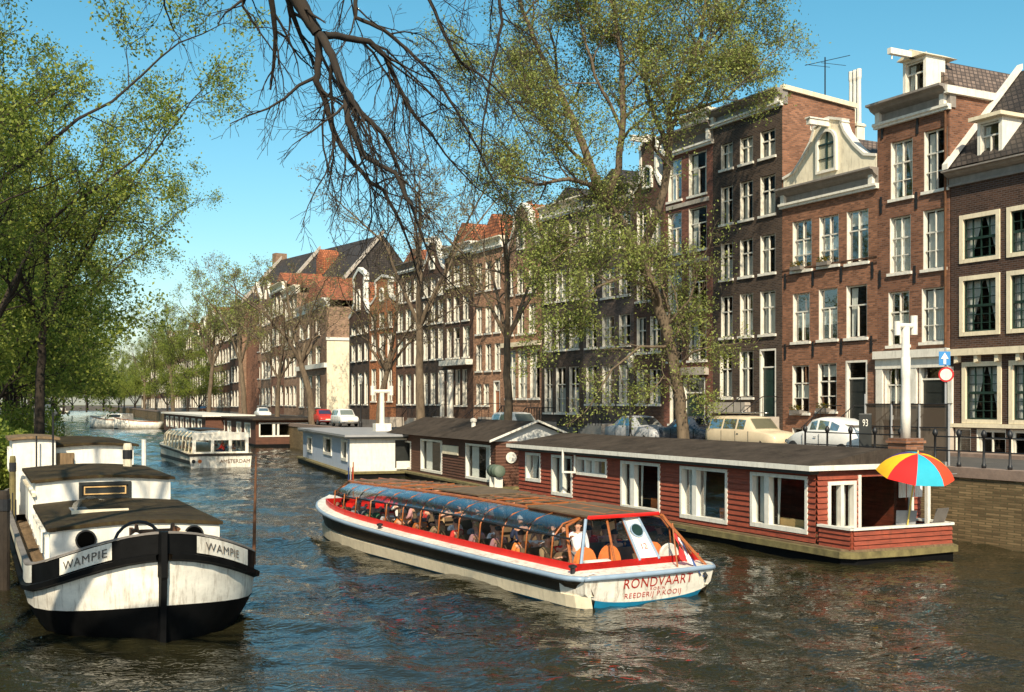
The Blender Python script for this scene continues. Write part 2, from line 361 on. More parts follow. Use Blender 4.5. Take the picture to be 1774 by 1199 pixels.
def gable(parent, w, z, h, kind, mat, trim, x0=0.0, win=None, beam=False, rad=.1):
    sh = GSH[kind]; right = [(x0+w/2+a*w, z+b*h) for a, b in sh]; left = [(x0+w/2-a*w, z+b*h) for a, b in sh][::-1]
    out = left[(1 if sh[-1][0] == 0 else 0):]; pts = right + out
    MB().extrude(pts, .0, .32).obj('gable', mat, parent)
    tr = right[1:] + out[:-1]
    tb = MB()
    for i in range(len(tr)-1):
        (xa, za), (xb, zb) = tr[i], tr[i+1]; L = math.hypot(xb-xa, zb-za)
        if L < 1e-4: continue
        nx, nz = -(zb-za)/L*rad, (xb-xa)/L*rad
        tb.add([(xa-nx, -.07, za-nz), (xb-nx, -.07, zb-nz), (xb+nx*.3, -.07, zb+nz*.3), (xa+nx*.3, -.07, za+nz*.3),
                (xa-nx, .38, za-nz), (xb-nx, .38, zb-nz), (xb+nx*.3, .38, zb+nz*.3), (xa+nx*.3, .38, za+nz*.3)],
               [(0,1,2,3), (4,7,6,5), (0,4,5,1), (1,5,6,2), (2,6,7,3), (3,7,4,0)])
    tb.obj('coping', trim, parent)
    if win:
        ww, wh, wz = win; put_window(parent, x0+w/2-ww/2, z+wz, ww, wh, 'arch', None)
    if beam:
        b = MB().box(x0+w/2-.11, x0+w/2+.11, -1.15, .3, z+h-.35, z+h-.1); b.box(x0+w/2-.16, x0+w/2+.16, -1.2, .3, z+h-.1, z+h-.04)
        b.tube([(x0+w/2, -1.0, z+h-.35), (x0+w/2, -1.0, z+h-.55), (x0+w/2+.05, -1.0, z+h-.62)], .025, 5).obj('hoist_beam', M('white paint'), parent)
def ridge_roof(parent, w, z, rise, depth, mat, x0=0.0, y0=.3, flat=0.0):
    m = MB(); xm = x0+w/2; f = flat/2
    m.quad((x0-.1, y0, z-.1), (x0-.1, depth, z-.1), (xm-f, depth, z+rise), (xm-f, y0, z+rise)); m.quad((x0+w+.1, y0, z-.1), (xm+f, y0, z+rise), (xm+f, depth, z+rise), (x0+w+.1, depth, z-.1))
    if f: m.quad((xm-f, y0, z+rise), (xm-f, depth, z+rise), (xm+f, depth, z+rise), (xm+f, y0, z+rise))
    for y in (y0, depth): m.add([(x0-.1, y, z-.1), (x0+w+.1, y, z-.1), (xm+f, y, z+rise), (xm-f, y, z+rise)], [(0, 1, 2, 3)])
    return m.obj('roof', mat, parent)
def chimney(parent, x, y, z, w, d, h, mat, pots=2, pot_h=.4):
    o = MB().box(x, x+w, y, y+d, z, z+h).box(x-.05, x+w+.05, y-.05, y+d+.05, z+h-.16, z+h-.05).obj('chimney', mat, parent)
    for k in range(pots):
        MB().lathe([(.12, 0), (.10, pot_h*.8), (.13, pot_h*.85), (.13, pot_h), (.07, pot_h)], 8, (x+w*(k+.5)/pots, y+d/2, z+h)).obj('chimney_pot', M('rust') if pot_h < 1 else M('white paint'), o)
def house(label, fac, px0, px1, ytop, wins, mat, depth=9.0, group=None, setback=0.0, doors=(), plinth=.5, cat='house', rp=None):
    """wins: (px0, px1, y0, y1, style, curtain[, refpx]) measured in the photograph"""
    s0, s1 = fac.x(px0), fac.x(px1); w = s1-s0; p = fac.P(s0, setback); rp = rp or (px0+px1)/2
    root = thing('canal_house', label, cat, (p[0], p[1], ZQ), fac.rz, group)
    ht = fac.z(ytop, rp) - ZQ; ops = []; items = []
    for t in wins:
        a, b, c, d, st, cu = t[:6]; r = t[6] if len(t) > 6 else rp
        xa, xb = fac.x(a)-s0, fac.x(b)-s0; W = max(.5, rnd(xb-xa)); xm = min(max((xa+xb)/2, W/2+.05), w-W/2-.05)
        zb, zt = fac.z(d, r)-ZQ, fac.z(c, r)-ZQ; Hh = max(.5, rnd(zt-zb)); zb = max(zb, .08)
        ops.append((xm-W/2, xm+W/2, zb, zb+Hh)); items.append((xm-W/2, zb, W, Hh, st, cu))
    for t in doors:
        a, b, c, d, mt = t[:5]; xa, xb = fac.x(a)-s0, fac.x(b)-s0; W = rnd(xb-xa); zb, zt = max(fac.z(d, rp)-ZQ, .05), fac.z(c, rp)-ZQ
        ops.append((xa, xa+W, zb, zt)); door(root, xa, zb, W, zt-zb, mt)
        if zb > .5:   # a stoop with steps and an iron rail
            n = int(zb/.17); st = MB()
            for k in range(n): st.box(xa-.15, xa+W+.15, -.9-.27*(n-k), -.02, k*zb/n, (k+1)*zb/n)
            st.box(xa-.25, xa+W+.25, -1.0, -.02, 0, zb); st.obj('stoop', M('stone'), root)
            for sx in (xa-.2, xa+W+.2):
                yb = -1.0-.27*n; rl = MB().tube([(sx, yb, 0), (sx, yb, .95), (sx, -1.0, zb+.95), (sx, -.05, zb+.95)], .022, 5)
                for k in range(6): t_ = k/5; rl.tube([(sx, yb+(-1.0-yb)*t_, zb*t_*.98), (sx, yb+(-1.0-yb)*t_, zb*t_+.95)], .014, 4)
                rl.obj('handrail', M('iron'), root)
    m = MB(); wall(m, 0, w, 0, ht, ops)
    m.quad((0, 0, 0), (0, depth, 0), (0, depth, ht), (0, 0, ht)).quad((w, 0, 0), (w, depth, 0), (w, depth, ht), (w, 0, ht)).quad((0, depth, 0), (w, depth, 0), (w, depth, ht), (0, depth, ht))
    m.obj('wall', mat, root)
    MB().quad((0, .02, ht-.01), (w, .02, ht-.01), (w, depth, ht-.01), (0, depth, ht-.01)).obj('attic_deck', M('roof felt'), root)
    for it in items: put_window(root, *it)
    if plinth:
        dops = [(a, b, 0, 9) for a, b, c, d in ops if c < plinth]; xs = [0]+sorted(v for q in dops for v in q[:2])+[w]; pl = MB()
        for k in range(0, len(xs)-1, 2):
            if xs[k+1]-xs[k] > .02: pl.box(xs[k], xs[k+1], -.05, 0, 0, plinth)
        if pl.v: pl.obj('plinth', M('dark stone'), root)
    return root, w, ht, s0
def GR(cols, rows, style='std', curt='dhfl-', rp=None):
    out = []; k = 0
    for (y0, y1) in rows:
        for (a, b) in cols:
            c = curt[(k*7+int(a)) % len(curt)]; k += 1
            out.append((a, b, y0, y1, style, c) + ((rp,) if rp else ()))
    return out
def band(root, x0, x1, z, h, mat, proj=.08, name='string_course'):
    MB().box(x0, x1, -proj, 0, z, z+h).obj(name, mat, root)
def anchors(root, pts):
    me = MB().box(-.045, .045, -.05, 0, 0, .7).box(-.07, .07, -.04, 0, .3, .4).mesh('wall_anchor', M('iron'))
    for x, z in pts: link('wall_anchor', me, root, (x, 0, z))
# ---- H1 dark house at the right edge
f = fac1
H1, w, ht, s0 = house('dark brown brick house with small-paned cream windows and a dormer, at the right edge', f, 1647, 1905, 322,
    [(1664, 1732, 368, 452, 'grid', 'v', 1698), (1746, 1818, 368, 452, 'grid', 'h', 1698), (1835, 1895, 368, 452, 'grid', 'v', 1698),
     (1664, 1732, 477, 580, 'grid', 'v', 1698), (1746, 1818, 477, 580, 'grid', 'f', 1698), (1835, 1895, 477, 580, 'grid', 'v', 1698),
     (1668, 1735, 628, 733, 'grid', 'v', 1698), (1750, 1822, 628, 733, 'grid', 'f', 1698), (1838, 1898, 628, 733, 'grid', 'v', 1698),
     (1655, 1682, 744, 786, 'std', '-', 1698), (1692, 1742, 744, 786, 'shop', '-', 1698), (1750, 1812, 744, 786, 'shop', '-', 1698)],
    brick['umber'], rp=1650, plinth=0)
cornice(H1, w, ht-.05, .6, M('grey paint'), None, .5)
zb = f.z(615, 1698)-ZQ; band(H1, 0, w, zb, .26, M('cream paint'), .3, 'shopfront_cornice')
for k in range(8): MB().extrude([(0, 0), (.16, .05), (.16, .3), (0, .3)], -.22, 0).obj('corbel', M('cream paint'), H1).location = (.35+k*.95, 0, zb-.3)
band(H1, 0, w, f.z(741, 1698)-ZQ, .15, M('cream paint'), .12); band(H1, 0, w, 0, .12, M('stone'), .1, 'plinth')
rise = 4.4; rf = MB().quad((0, -.2, ht+.68), (w, -.2, ht+.68), (w, 4.0, ht+.68+rise), (0, 4.0, ht+.68+rise)).quad((0, 4.0, ht+.68+rise), (w, 4.0, ht+.68+rise), (w, 9, ht+.4), (0, 9, ht+.4))
rf.obj('roof', tile['dark'], H1)
for xg in (.01, w-.01): MB().add([(xg, 0, ht-.1), (xg, 0, ht+.6), (xg, 4, ht+.6+rise), (xg, 9, ht+.3), (xg, 9, ht-.1)], [(0, 1, 2, 3, 4)]).obj('gable', brick['dark'], H1)
vg = MB(); vg.loft([[(-.12, y, z), (.16, y, z), (.16, y, z+.22), (-.12, y, z+.22)] for y, z in ((-.35, ht+.62), (4.0, ht+.62+rise*1.03))]); vg.obj('verge_board', M('white paint'), H1)
vg = MB(); vg.tube([(2.2, 2.2, ht+.7+2.75), (2.9, 2.2, ht+.7+2.75), (4.6, 2.2, ht+.7+2.75)], .03, 4).obj('snow_rail', M('lead'), H1)
def dormer(root, x, z, w, h, d, wallm, roofm, hoist=False, y0=.15, gab=.0):
    o = MB().box(x, x+.12, y0, y0+d, z, z+h).box(x+w-.12, x+w, y0, y0+d, z, z+h).box(x+.12, x+w-.12, y0, y0+.1, z, z+.12).box(x+.12, x+w-.12, y0, y0+.1, z+h-.12, z+h).obj('dormer', wallm, root)
    if gab: MB().extrude([(x-.12, z+h), (x+w+.12, z+h), (x+w/2, z+h+gab)], y0-.25, y0+d+.6).obj('dormer_roof', roofm, o)
    else: MB().box(x-.18, x+w+.18, y0-.3, y0+d+.1, z+h, z+h+.14).obj('dormer_roof', roofm, o)
    put_window(root, x+.12, z+.12, rnd(w-.24), rnd(h-.24), 'tall', 'l', False, y0-.02)
    return o
xd = f.x(1690)-s0; dormer(H1, xd, ht+.75, f.x(1733)-s0-xd, 1.55, 2.0, M('white paint'), M('cream paint'), y0=.1)
chimney(H1, f.x(1700)-s0+1.3, 3.2, ht+3.6, .9, .9, 2.6, brick['brown'], 2, .6)
# ---- H2 tall narrow brick house
H2, w, ht, s0 = house('tall red-brown brick house with heavy grey cornice, hoist dormer and white ground floor', f, 1520, 1645, 222,
    [(1543, 1581, 243, 343, 'cross', 'v', 1560), (1601, 1641, 223, 329, 'cross', 'd', 1620),
     (1541, 1578, 374, 472, 'cross', 'f', 1560), (1599, 1638, 362, 465, 'cross', 'f', 1620),
     (1539, 1575, 505, 598, 'cross', 'm', 1560), (1597, 1635, 498, 592, 'cross', 'f', 1620),
     (1532, 1566, 634, 722, 'shop', 'm', 1550), ],
    brick['brown'], doors=[(1592, 1644, 630, 738, M('dark paint'))], rp=1524)
cornice(H2, w, ht+.05, .88, M('grey paint'), M('white paint'), .65)
zc = f.z(620, 1580)-ZQ
MB().box(-.02, w+.02, -.28, 0, zc, zc+.32).box(-.02, w+.02, -.12, 0, zc-.42, zc).obj('shopfront_cornice', M('white paint'), H2)
for a, b in ((1520, 1531), (1567, 1590), (1644.5, 1652)):
    MB().box(f.x(a)-s0, f.x(b)-s0, -.1, 0, .1, zc-.42).obj('pilaster', M('white paint'), H2)
dz = ht+.92; dx = f.x(1572)-s0-.15; dw = f.x(1612)-f.x(1572)
ridge_roof(H2, w-.2, dz-.05, 1.75, 9.0, tile['grey'], .1, .75)
MB().box(w-.03, w-.002, .02, 9.0, ht, dz-.1).obj('side_wall', brick['brown'], H2)
MB().box(w-.02, w+.16, -.3, 8.9, dz-.35, dz-.05).obj('gutter', M('white paint'), H2)
dd = dormer(H2, dx, dz+.0, dw, 1.5, 1.1, M('white paint'), M('cream paint'), gab=.35, y0=-.1)
MB().box(dx+dw/2-.1, dx+dw/2+.1, -1.5, 0, dz+1.5, dz+1.74).tube([(dx+dw/2, -1.35, dz+1.5), (dx+dw/2, -1.35, dz+1.3)], .03, 5).obj('hoist_beam', M('white paint'), H2)
MB().box(dx-.02, dx+dw+.02, -.1, -.06, dz+1.49, dz+1.62).obj('lintel', M('white paint'), dd)
anchors(H2, [(f.x(p)-s0, f.z(y, p)-ZQ) for p, y in ((1529, 240), (1590, 232), (1527, 370), (1588, 362), (1525, 497), (1585, 490))])
MB().tube([(w-.12, -.1, ht+.1), (w-.12, -.1, 3.6)], .055, 6).obj('downpipe', M('rust'), H2)
# ---- H3 brick house with the cream bell gable
H3, w, ht, s0 = house('orange-brown brick house under a cream bell gable with an arched loft window', f, 1356, 1520, 362,
    [(1373, 1406, 382, 468, 'cross', 'm', 1389), (1419, 1453, 374, 460, 'cross', 'm', 1436), (1467, 1504, 364, 455, 'std', 'b', 1486),
     (1373, 1403, 507, 592, 'tall', 'm', 1389), (1418, 1451, 500, 588, 'tall', 'm', 1436), (1466, 1502, 494, 585, 'tall', 'l', 1486),
     (1372, 1402, 633, 715, 'cross', 'm', 1389), (1417, 1449, 630, 712, 'cross', 'b', 1436), (1372, 1402, 742, 768, 'std', '-', 1389)],
    brick['red'], doors=[(1465, 1502, 630, 737, M('dark paint'))], rp=1358)
cornice(H3, w, ht+.08, .80, M('grey paint'), M('white paint'), .5)
gz = ht+.85; gh = f.z(203, 1445)-ZQ-gz
gable(H3, w-.1, gz, gh, 'swan', M('stained cream'), M('white paint'), .05, (1.3, 1.95, .35), True, .09)
ridge_roof(H3, w-.4, gz+.5, gh-1.2, 9.0, tile['grey'], .2)
for y, p in ((479, 1358), (600, 1358), (470, 1358)):
    band(H3, 0, w, f.z(y, p)-ZQ, .07, brick['dark'], .03)
anchors(H3, [(f.x(p)-s0, f.z(y, p)-ZQ) for p, y in ((1361, 500), (1409, 495), (1458, 488), (1512, 482), (1361, 622), (1409, 618), (1458, 614), (1510, 610))])
me = MB().box(0, .7, -.28, -.02, -.02, .16).mesh('flower_box', M('dark stone'))
random.seed(5)
fl = MB()
for k in range(160):
    x, y, z = random.uniform(0, .7), random.uniform(-.3, 0), random.uniform(.12, .38); s = .03
    fl.cur = 1 if random.random() < .4 else 0
    fl.add([(x-s, y, z), (x, y-s, z+s), (x+s, y, z), (x, y+s, z-s)], [(0, 1, 2, 3)])
green_leaf = leafm('box leaves', (.05, .10, .02), (.10, .16, .03)); flower = paint('yellow flowers', (.75, .5, .05))
fme = fl.mesh('flowers', [green_leaf, flower])
for p, y in ((1376, 469), (1422, 461), (1375, 716), (1421, 713)):
    b = link('flower_box', me, H3, (f.x(p)-s0, 0, f.z(y, p)-ZQ)); link('flowers', fme, b)
# ---- H4 dark house with bright jambs and a stoop
H4, w, ht, s0 = house('dark four-storey brick house with pale stoop steps, taller than its bell-gabled neighbour', f, 1235, 1355, 183,
    GR([(1249, 1269), (1282, 1304), (1317, 1343)], [(225, 272), (303, 372), (407, 473), (503, 579)], 'std', 'dhhlf', 1330)
    + [(1247, 1268, 606, 688, 'std', 'h', 1330), (1281, 1305, 606, 688, 'std', 'd', 1330), (1240, 1262, 720, 765, 'std', '-', 1250)],
    brick['black'], doors=[(1316, 1344, 603, 722, M('green paint'))], rp=1353, depth=4.6)
cornice(H4, w, ht+.08, .72, M('grey paint'), M('white paint'), .55)
zz = f.z(697, 1260)-ZQ; MB().box(0, f.x(1300)-s0, -.35, 0, zz-.55, zz).box(0, .25, -.35, 0, 0, zz-.55).obj('stone_porch', M('stone'), H4)
MB().quad((w+.012, 0, 3), (w+.012, 4.6, 3), (w+.012, 4.6, ht+.35), (w+.012, 0, ht+.7)).obj('side_wall', brick['red'], H4)
MB().loft([[(w-.1, y, z), (w+.16, y, z), (w+.16, y, z+.22), (w-.1, y, z+.22)] for y, z in ((-.05, ht+.75), (4.6, ht+.38))]).obj('parapet_coping', M('cream paint'), H4)
chimney(H4, w-.75, 4.7, ht-2, .8, .5, 1.7, M('stained cream'), 3, 2.7)
MB().tube([(w-.9, 3.5, ht), (w-.9, 3.5, ht+3.0)], .035, 5).tube([(w-1.9, 3.1, ht+2.8), (w+.4, 3.9, ht+2.8)], .018, 4).tube([(w-1.5, 2.8, ht+2.7), (w-1.3, 4.2, ht+2.7)], .014, 4).tube([(w-.4, 2.8, ht+2.5), (w-.2, 4.2, ht+2.5)], .014, 4).obj('antenna', M('iron'), H4)
# ---- H5 plum house
H5, w, ht, s0 = house('plum-brown brick house with stone-headed windows and a carved white top, behind the leafy tree', f, 1150, 1235, 262,
    GR([(1157, 1181), (1193, 1224)], [(268, 342), (362, 436), (462, 538), (556, 625)], 'tall', 'd-l', 1190) + [(1160, 1174, 655, 735, 'std', '-', 1190)],
    brick['plum'], doors=[(1184, 1222, 655, 750, M('green paint'))], rp=1195)
cornice(H5, w, ht+.1, 1.1, M('dark stone'), M('white paint'), .5); cornice(H5, w*.6, ht+1.2, .7, M('stained cream'), None, .3, w*.38)
for y0, pp in ((262, 1190), (357, 1190), (458, 1190)): band(H5, .3, w-.3, f.z(y0, pp)-ZQ, .22, M('stone'), .07)
MB().box(f.x(1178)-s0, f.x(1228)-s0, -.3, 0, f.z(650, 1200)-ZQ, f.z(640, 1200)-ZQ+.1).obj('door_hood', M('stone'), H5)
# ---- H6 .. H8
H6, w, ht, s0 = house('dark brick house with a small white neck gable, mostly hidden by the leafy tree', f, 1098, 1150, 345,
    GR([(1103, 1119), (1126, 1144)], [(360, 425), (455, 520), (548, 610), (640, 700)], 'std', 'd-h', 1125), brick['dark'])
gable(H6, w, ht, 3.5, 'neck', brick['dark'], M('white paint'), 0, (.9, 1.3, .6), True, .14); ridge_roof(H6, w-.3, ht, 2.4, 9, tile['orange'], .15)
H7, w, ht, s0 = house('brown brick house with tall white windows and flat cornice, left of the leafy tree trunk', f, 1010, 1098, 352,
    GR([(1015, 1034), (1043, 1064), (1072, 1092)], [(370, 435), (462, 515), (548, 600), (632, 700)], 'cross', 'dlh', 1055), brick['grey'])
cornice(H7, w, ht, .8, M('dark stone'), M('white paint'), .5); ridge_roof(H7, w-.3, ht+.7, 1.4, 9, tile['dark'], .15)
H8, w, ht, s0 = house('near-black brick house with three narrow bright windows a floor and a cream cornice', f, 938, 1010, 372,
    GR([(943, 957), (963, 980), (986, 1003)], [(390, 440), (466, 521), (550, 606), (636, 715)], 'cross', 'hhd', 970), brick['black'])
cornice(H8, w, ht, .8, M('stained cream'), M('white paint'), .4); ridge_roof(H8, w-.3, ht+.6, 1.2, 9, tile['dark'], .15)
chimney(H8, w*.2, 3, ht+.6, .8, .8, 2.0, brick['brown'])
H9, w, ht, s0 = house('pinkish brick house with tall white shop windows and a row of white stepped sills', f, 872, 938, 446,
    GR([(877, 889), (896, 908), (916, 928)], [(466, 508), (528, 578)], 'std', 'dhf', 905) + [(877, 893, 606, 690, 'cross', 'f'), (898, 913, 606, 690, 'cross', 'f'), (918, 935, 606, 690, 'shop', 'l')], brick['pink'])
band(H9, 0, w, f.z(600, 905)-ZQ, .3, M('cream paint'), .25, 'shopfront_cornice'); gable(H9, w, ht, 3.6, 'bell', brick['tan'], M('white paint'), 0, (1.0, 1.4, .5), False, .14); ridge_roof(H9, w-.3, ht, 3.7, 9, tile['orange'], .15)
H10, w, ht, s0 = house('rosy brick house with a plain cornice, orange roof and brown front door', f, 820, 872, 432,
    GR([(825, 835), (841, 851), (857, 867)], [(452, 502), (530, 577), (596, 642)], 'std', 'dfh', 846) + [(825, 834, 665, 702, 'std', 'h'), (838, 847, 665, 702, 'std', 'd')], brick['pink'],
    doors=[(855, 866, 660, 722, M('varnish'))])
cornice(H10, w, ht, .7, M('stained cream'), M('white paint'), .4); ridge_roof(H10, w-.3, ht+.6, 2.0, 9, tile['orange'], .15); chimney(H10, w-1, 2, ht+.8, .7, .9, 2.2, brick['red'])
H11, w, ht, s0 = house('dark brick house with wide white windows and a columned white doorway', f, 770, 820, 440,
    GR([(774, 782), (786, 796), (802, 813)], [(458, 495), (512, 556), (566, 619)], 'tall', 'dhf', 795) + [(789, 797, 640, 702, 'tall', 'd'), (801, 809, 640, 702, 'tall', 'h')], brick['dark'],
    doors=[(774, 785, 640, 722, M('green paint'))])
cornice(H11, w, ht, .7, M('white paint'), M('white paint'), .4); ridge_roof(H11, w-.3, ht+.6, 1.8, 9, tile['orange'], .15)
band(H11, w*.05, w*.98, f.z(633, 795)-ZQ, .4, M('white paint'), .6, 'portico')
for p in (771.5, 786): MB().lathe([(.24, 0), (.24, .3), (.18, .35), (.16, 3.9), (.24, 4.0), (.24, 4.2)], 10, (f.x(p)-s0+.2, -.35, .3)).obj('column', M('white paint'), H11)
H12, w, ht, s0 = house('dark narrow house with a white-trimmed neck gable and hoist beam', f, 730, 770, 476,
    GR([(733.5, 741), (746, 754), (759, 767)], [(484, 512), (522, 560), (570, 622), (645, 700)], 'tall', 'dhf', 750), brick['black'])
gable(H12, w, ht, 2.9, 'bell', brick['dark'], M('white paint'), 0, (.9, 1.1, .4), True, .16); ridge_roof(H12, w-.3, ht, 2.4, 9, tile['dark'], .15)
H13, w, ht, s0 = house('dark brown house with flat cornice between a dark neck gable and an orange house', f, 686, 730, 470,
    GR([(689, 698), (703, 712), (717, 726)], [(484, 522), (536, 572), (585, 632), (648, 700)], 'tall', 'dhf', 708), brick['dark'])
cornice(H13, w, ht, .7, M('dark stone'), M('white paint'), .4); ridge_roof(H13, w-.3, ht+.6, 1.3, 9, tile['orange'], .15)
H14, w, ht, s0 = house('bright orange brick house with white neck gable, beside the bare street tree', f, 640, 686, 532,
    GR([(643.5, 652), (657, 666), (671, 680)], [(541, 568), (578, 622), (638, 695)], 'cross', 'fhf', 662), brick['orange'])
gable(H14, w, ht, 2.7, 'neck', brick['orange'], M('white paint'), 0, (.9, 1.2, .5), False, .16); ridge_roof(H14, w-.3, ht, 2.4, 9, tile['orange'], .15)
for rt, fa, xa, xb, zt_r in ((H9, .1, 2.3, 3.9, 1.5), (H8, .2, .3, 2.1, 1.4), (H12, .2, .2, 1.6, 1.3), (H13, .2, .4, 1.9, 1.3), (H7, .2, 2.6, 4.2, 1.5)):
    st = MB()
    for k in range(5): st.box(xa-.25*(4-k), xb, -1.3, -.06, .16*k, .16*(k+1))
    st.obj('stoop', M('stone'), rt); rl = MB().tube([(xa-1.1, -1.3, .1), (xa-1.1, -1.3, 1.0), (xa, -1.3, zt_r+.3), (xb, -1.3, zt_r+.3), (xb, -.1, zt_r+.3)], .035, 5)
    for k in range(6): xx = xa+(xb-xa)*k/5; rl.tube([(xx, -1.3, .7), (xx, -1.3, zt_r+.3)], .025, 4)
    rl.obj('handrail', M('iron'), rt)
f = fac2
H15, w, ht, s0 = house('dark narrow house with tall white-shouldered neck gable next to the orange house', f, 605, 640, 560,
    GR([(609, 615.5), (620, 626.5), (631, 637)], [(565, 578), (595, 625), (645, 700)], 'tall', 'dhf', 622), brick['black'], depth=7)
gable(H15, w, ht, 5.0, 'neck', brick['dark'], M('white paint'), 0, (1.3, 2.0, 1.2), False, .25); ridge_roof(H15, w-.3, ht, 3.6, 9, tile['orange'], .15)
H16, w, ht, s0 = house('corner house with tall pale rendered side wall and orange roof', f, 515, 566, 540,
    GR([(519, 527), (533, 541), (547, 555)], [(556, 584), (602, 632), (650, 705)], 'tall', 'dhf', 540), brick['tan'], depth=10)
MB().box(w, w+.06, 0, 9.9, 0, 8.6).obj('side_wall', M('cream paint'), H16); band(H16, 0, w, f.z(640, 540)-ZQ, .5, M('white paint'), .3)
MB().box(w, w+.18, -.1, 10, 8.6, 8.9).obj('string_course', M('white paint'), H16)
cornice(H16, w, ht, .9, M('white paint'), None, .5); ridge_roof(H16, w, ht+.8, 2.8, 10, tile['orange'], 0)
# houses between the church and the trees on the far canal
bounds = [515, 492, 470, 452, 434, 416, 399, 384, 370, 357, 345, 333, 321, 310, 299, 289, 279, 270, 261, 253, 245]
tops = [512, 505, 525, 528, 545, 545, 560, 566, 556, 575, 583, 578, 592, 596, 590, 604, 610, 607, 618, 622]
cols_ = ['tan', 'brown', 'tan', 'pink', 'orange', 'dark', 'brown', 'tan', 'red', 'dark']
ordn = ['first', 'second', 'third', 'fourth', 'fifth', 'sixth', 'seventh', 'eighth', 'ninth', 'tenth', 'eleventh', 'twelfth', 'thirteenth', 'fourteenth', 'fifteenth', 'sixteenth', 'seventeenth', 'eighteenth', 'nineteenth', 'twentieth']
random.seed(9)
for i in range(len(bounds)-1):
    b, a = bounds[i], bounds[i+1]; c = cols_[i % 10]; wd = b-a; t = tops[i]; gb = ['cornice', 'bell', 'neck', 'cornice', 'step'][(i*3) % 5]
    cs = [(a+wd*(.08+.31*k), a+wd*(.08+.31*k)+wd*.22) for k in range(3)]
    zt = f.z(t, (a+b)/2); nf = 4
    rows = [];
    for k in range(nf): y0 = t + (712-t)*(k+.14)/nf; rows.append((y0, y0+(712-t)/nf*.66))
    r, w, ht, s0 = house('%s %s brick house beyond the pale side wall, %s' % (ordn[i], {'tan': 'sandy', 'pink': 'rosy', 'black': 'near-black'}.get(c, c), 'flat topped' if gb == 'cornice' else 'with a %s gable' % gb), f, a, b, t, GR(cs, rows, 'tall', 'dhf'), brick[c], group='houses along the far canal')
    if gb == 'cornice': cornice(r, w, ht, .9, M('stained cream'), M('white paint'), .5); ridge_roof(r, w-.3, ht+.7, 1.8, 9, tile['orange'], .15)
    else: gable(r, w, ht, 3.0, gb, brick[c], M('white paint'), 0, (1.0, 1.3, .5), False, .18); ridge_roof(r, w-.3, ht, 2.8, 9, tile[('orange', 'dark')[i % 2]], .15)
# church hall with the long dark roof behind the houses
ch = thing('church_hall', 'large hall with long steep dark tiled roof and stepped gable rising behind the houses', 'church', (0, 0, ZQ), 0)
A = (XA(487, 172), 172); B = (XA(664, 146), 146); d = Vector((B[0]-A[0], B[1]-A[1], 0)); Lc = d.length; ch.location = (A[0], A[1], ZQ); ch.rotation_euler.z = math.atan2(d.y, d.x)
zr = ZA(432, 160)-ZQ; ze = ZA(500, 150)-ZQ
MB().box(0, Lc, -5.5, 5.5, 0, ze).obj('wall', brick['brown'], ch)
MB().add([(0, -6, ze-.3), (Lc, -6, ze-.3), (Lc, 0, zr), (0, 0, zr), (0, 6, ze-.3), (Lc, 6, ze-.3)], [(0, 1, 2, 3), (3, 2, 5, 4), (0, 3, 4), (1, 5, 2)]).obj('roof', tile['dark'], ch)
for x in (0, Lc*.42, Lc):
    MB().loft([[(x-.25, y, z), (x+.25, y, z), (x+.25, y, z+.5), (x-.25, y, z+.5)] for y, z in ((-6.2, ze-.4), (0, zr+.1))]).obj('coping', M('stone'), ch)
for x, y_, z in ((Lc*.68, -2.6, (zr+ze)/2+.4),):
    MB().extrude([(x-1, z-1.6), (x+1, z-1.6), (x+1, z+.6), (x, z+1.8), (x-1, z+.6)], y_-1.4, y_+1.2).obj('dormer', tile['orange'], ch)
MB().box(-1.2, .1, -6.2, 6.2, 0, ze+.2).box(-1.2, .1, -4.2, 4.2, ze+.2, ze+2.4).box(-1.2, .1, -2.2, 2.2, ze+2.4, ze+4.6).box(-1.2, .1, -.9, .9, ze+4.6, zr+1.0).obj('gable', brick['tan'], ch)
# ---------------------------------------------------------------- ground, quays, street, left bank, water
Ys = [6, 15, 25, 35, 50, 70, 90, YB, 120, 150, 200, 260, 330, 420, 520, 620]
g = MB(); g.loft([[(quay_pt(y, .45)[0], y, ZQ), (quay_pt(y, 60)[0]+40, y, ZQ)] for y in Ys], False, False); struct(g.obj('street', M('asphalt')))
g = MB(); g.loft([[(quay_pt(y, -.02)[0], y, -1.5), (quay_pt(y, 0)[0], y, ZQ-.24)] for y in Ys], False, False); q = g.obj('quay_wall', quay_brick); q['kind'] = 'structure'
g = MB(); g.loft([[(quay_pt(y, a)[0], y, z) for a, z in ((-.06, ZQ-.24), (-.06, ZQ+.06), (.45, ZQ+.06), (.45, ZQ-.1))] for y in Ys], False, False); struct(g.obj('quay_coping', M('paving')))
g = MB(); g.loft([[(quay_pt(y, a)[0], y, z) for a, z in ((6.6, ZQ), (6.6, ZQ+.13), (8.3, ZQ+.135))] for y in Ys], False, False); struct(g.obj('pavement', M('paving')))
def left_x(Y): return -3.3 - .385*Y
ZL = 1.35
g = MB(); g.loft([[(left_x(y), y, -1.5), (left_x(y), y, ZL)] for y in Ys], False, False); struct(g.obj('left_quay_wall', quay_brick))
g = MB(); g.loft([[(left_x(y), y, ZL), (left_x(y)-140, y, ZL)] for y in Ys], False, False); struct(g.obj('left_street', M('asphalt')))
struct(MB().box(-500, 60, 620, 700, -1, 2.2).obj('far_ground', M('asphalt')))
struct(MB().quad((-1500, -300, -1.6), (1500, -300, -1.6), (1500, 2500, -1.6), (-1500, 2500, -1.6)).obj('ground', M('mossy wood')))
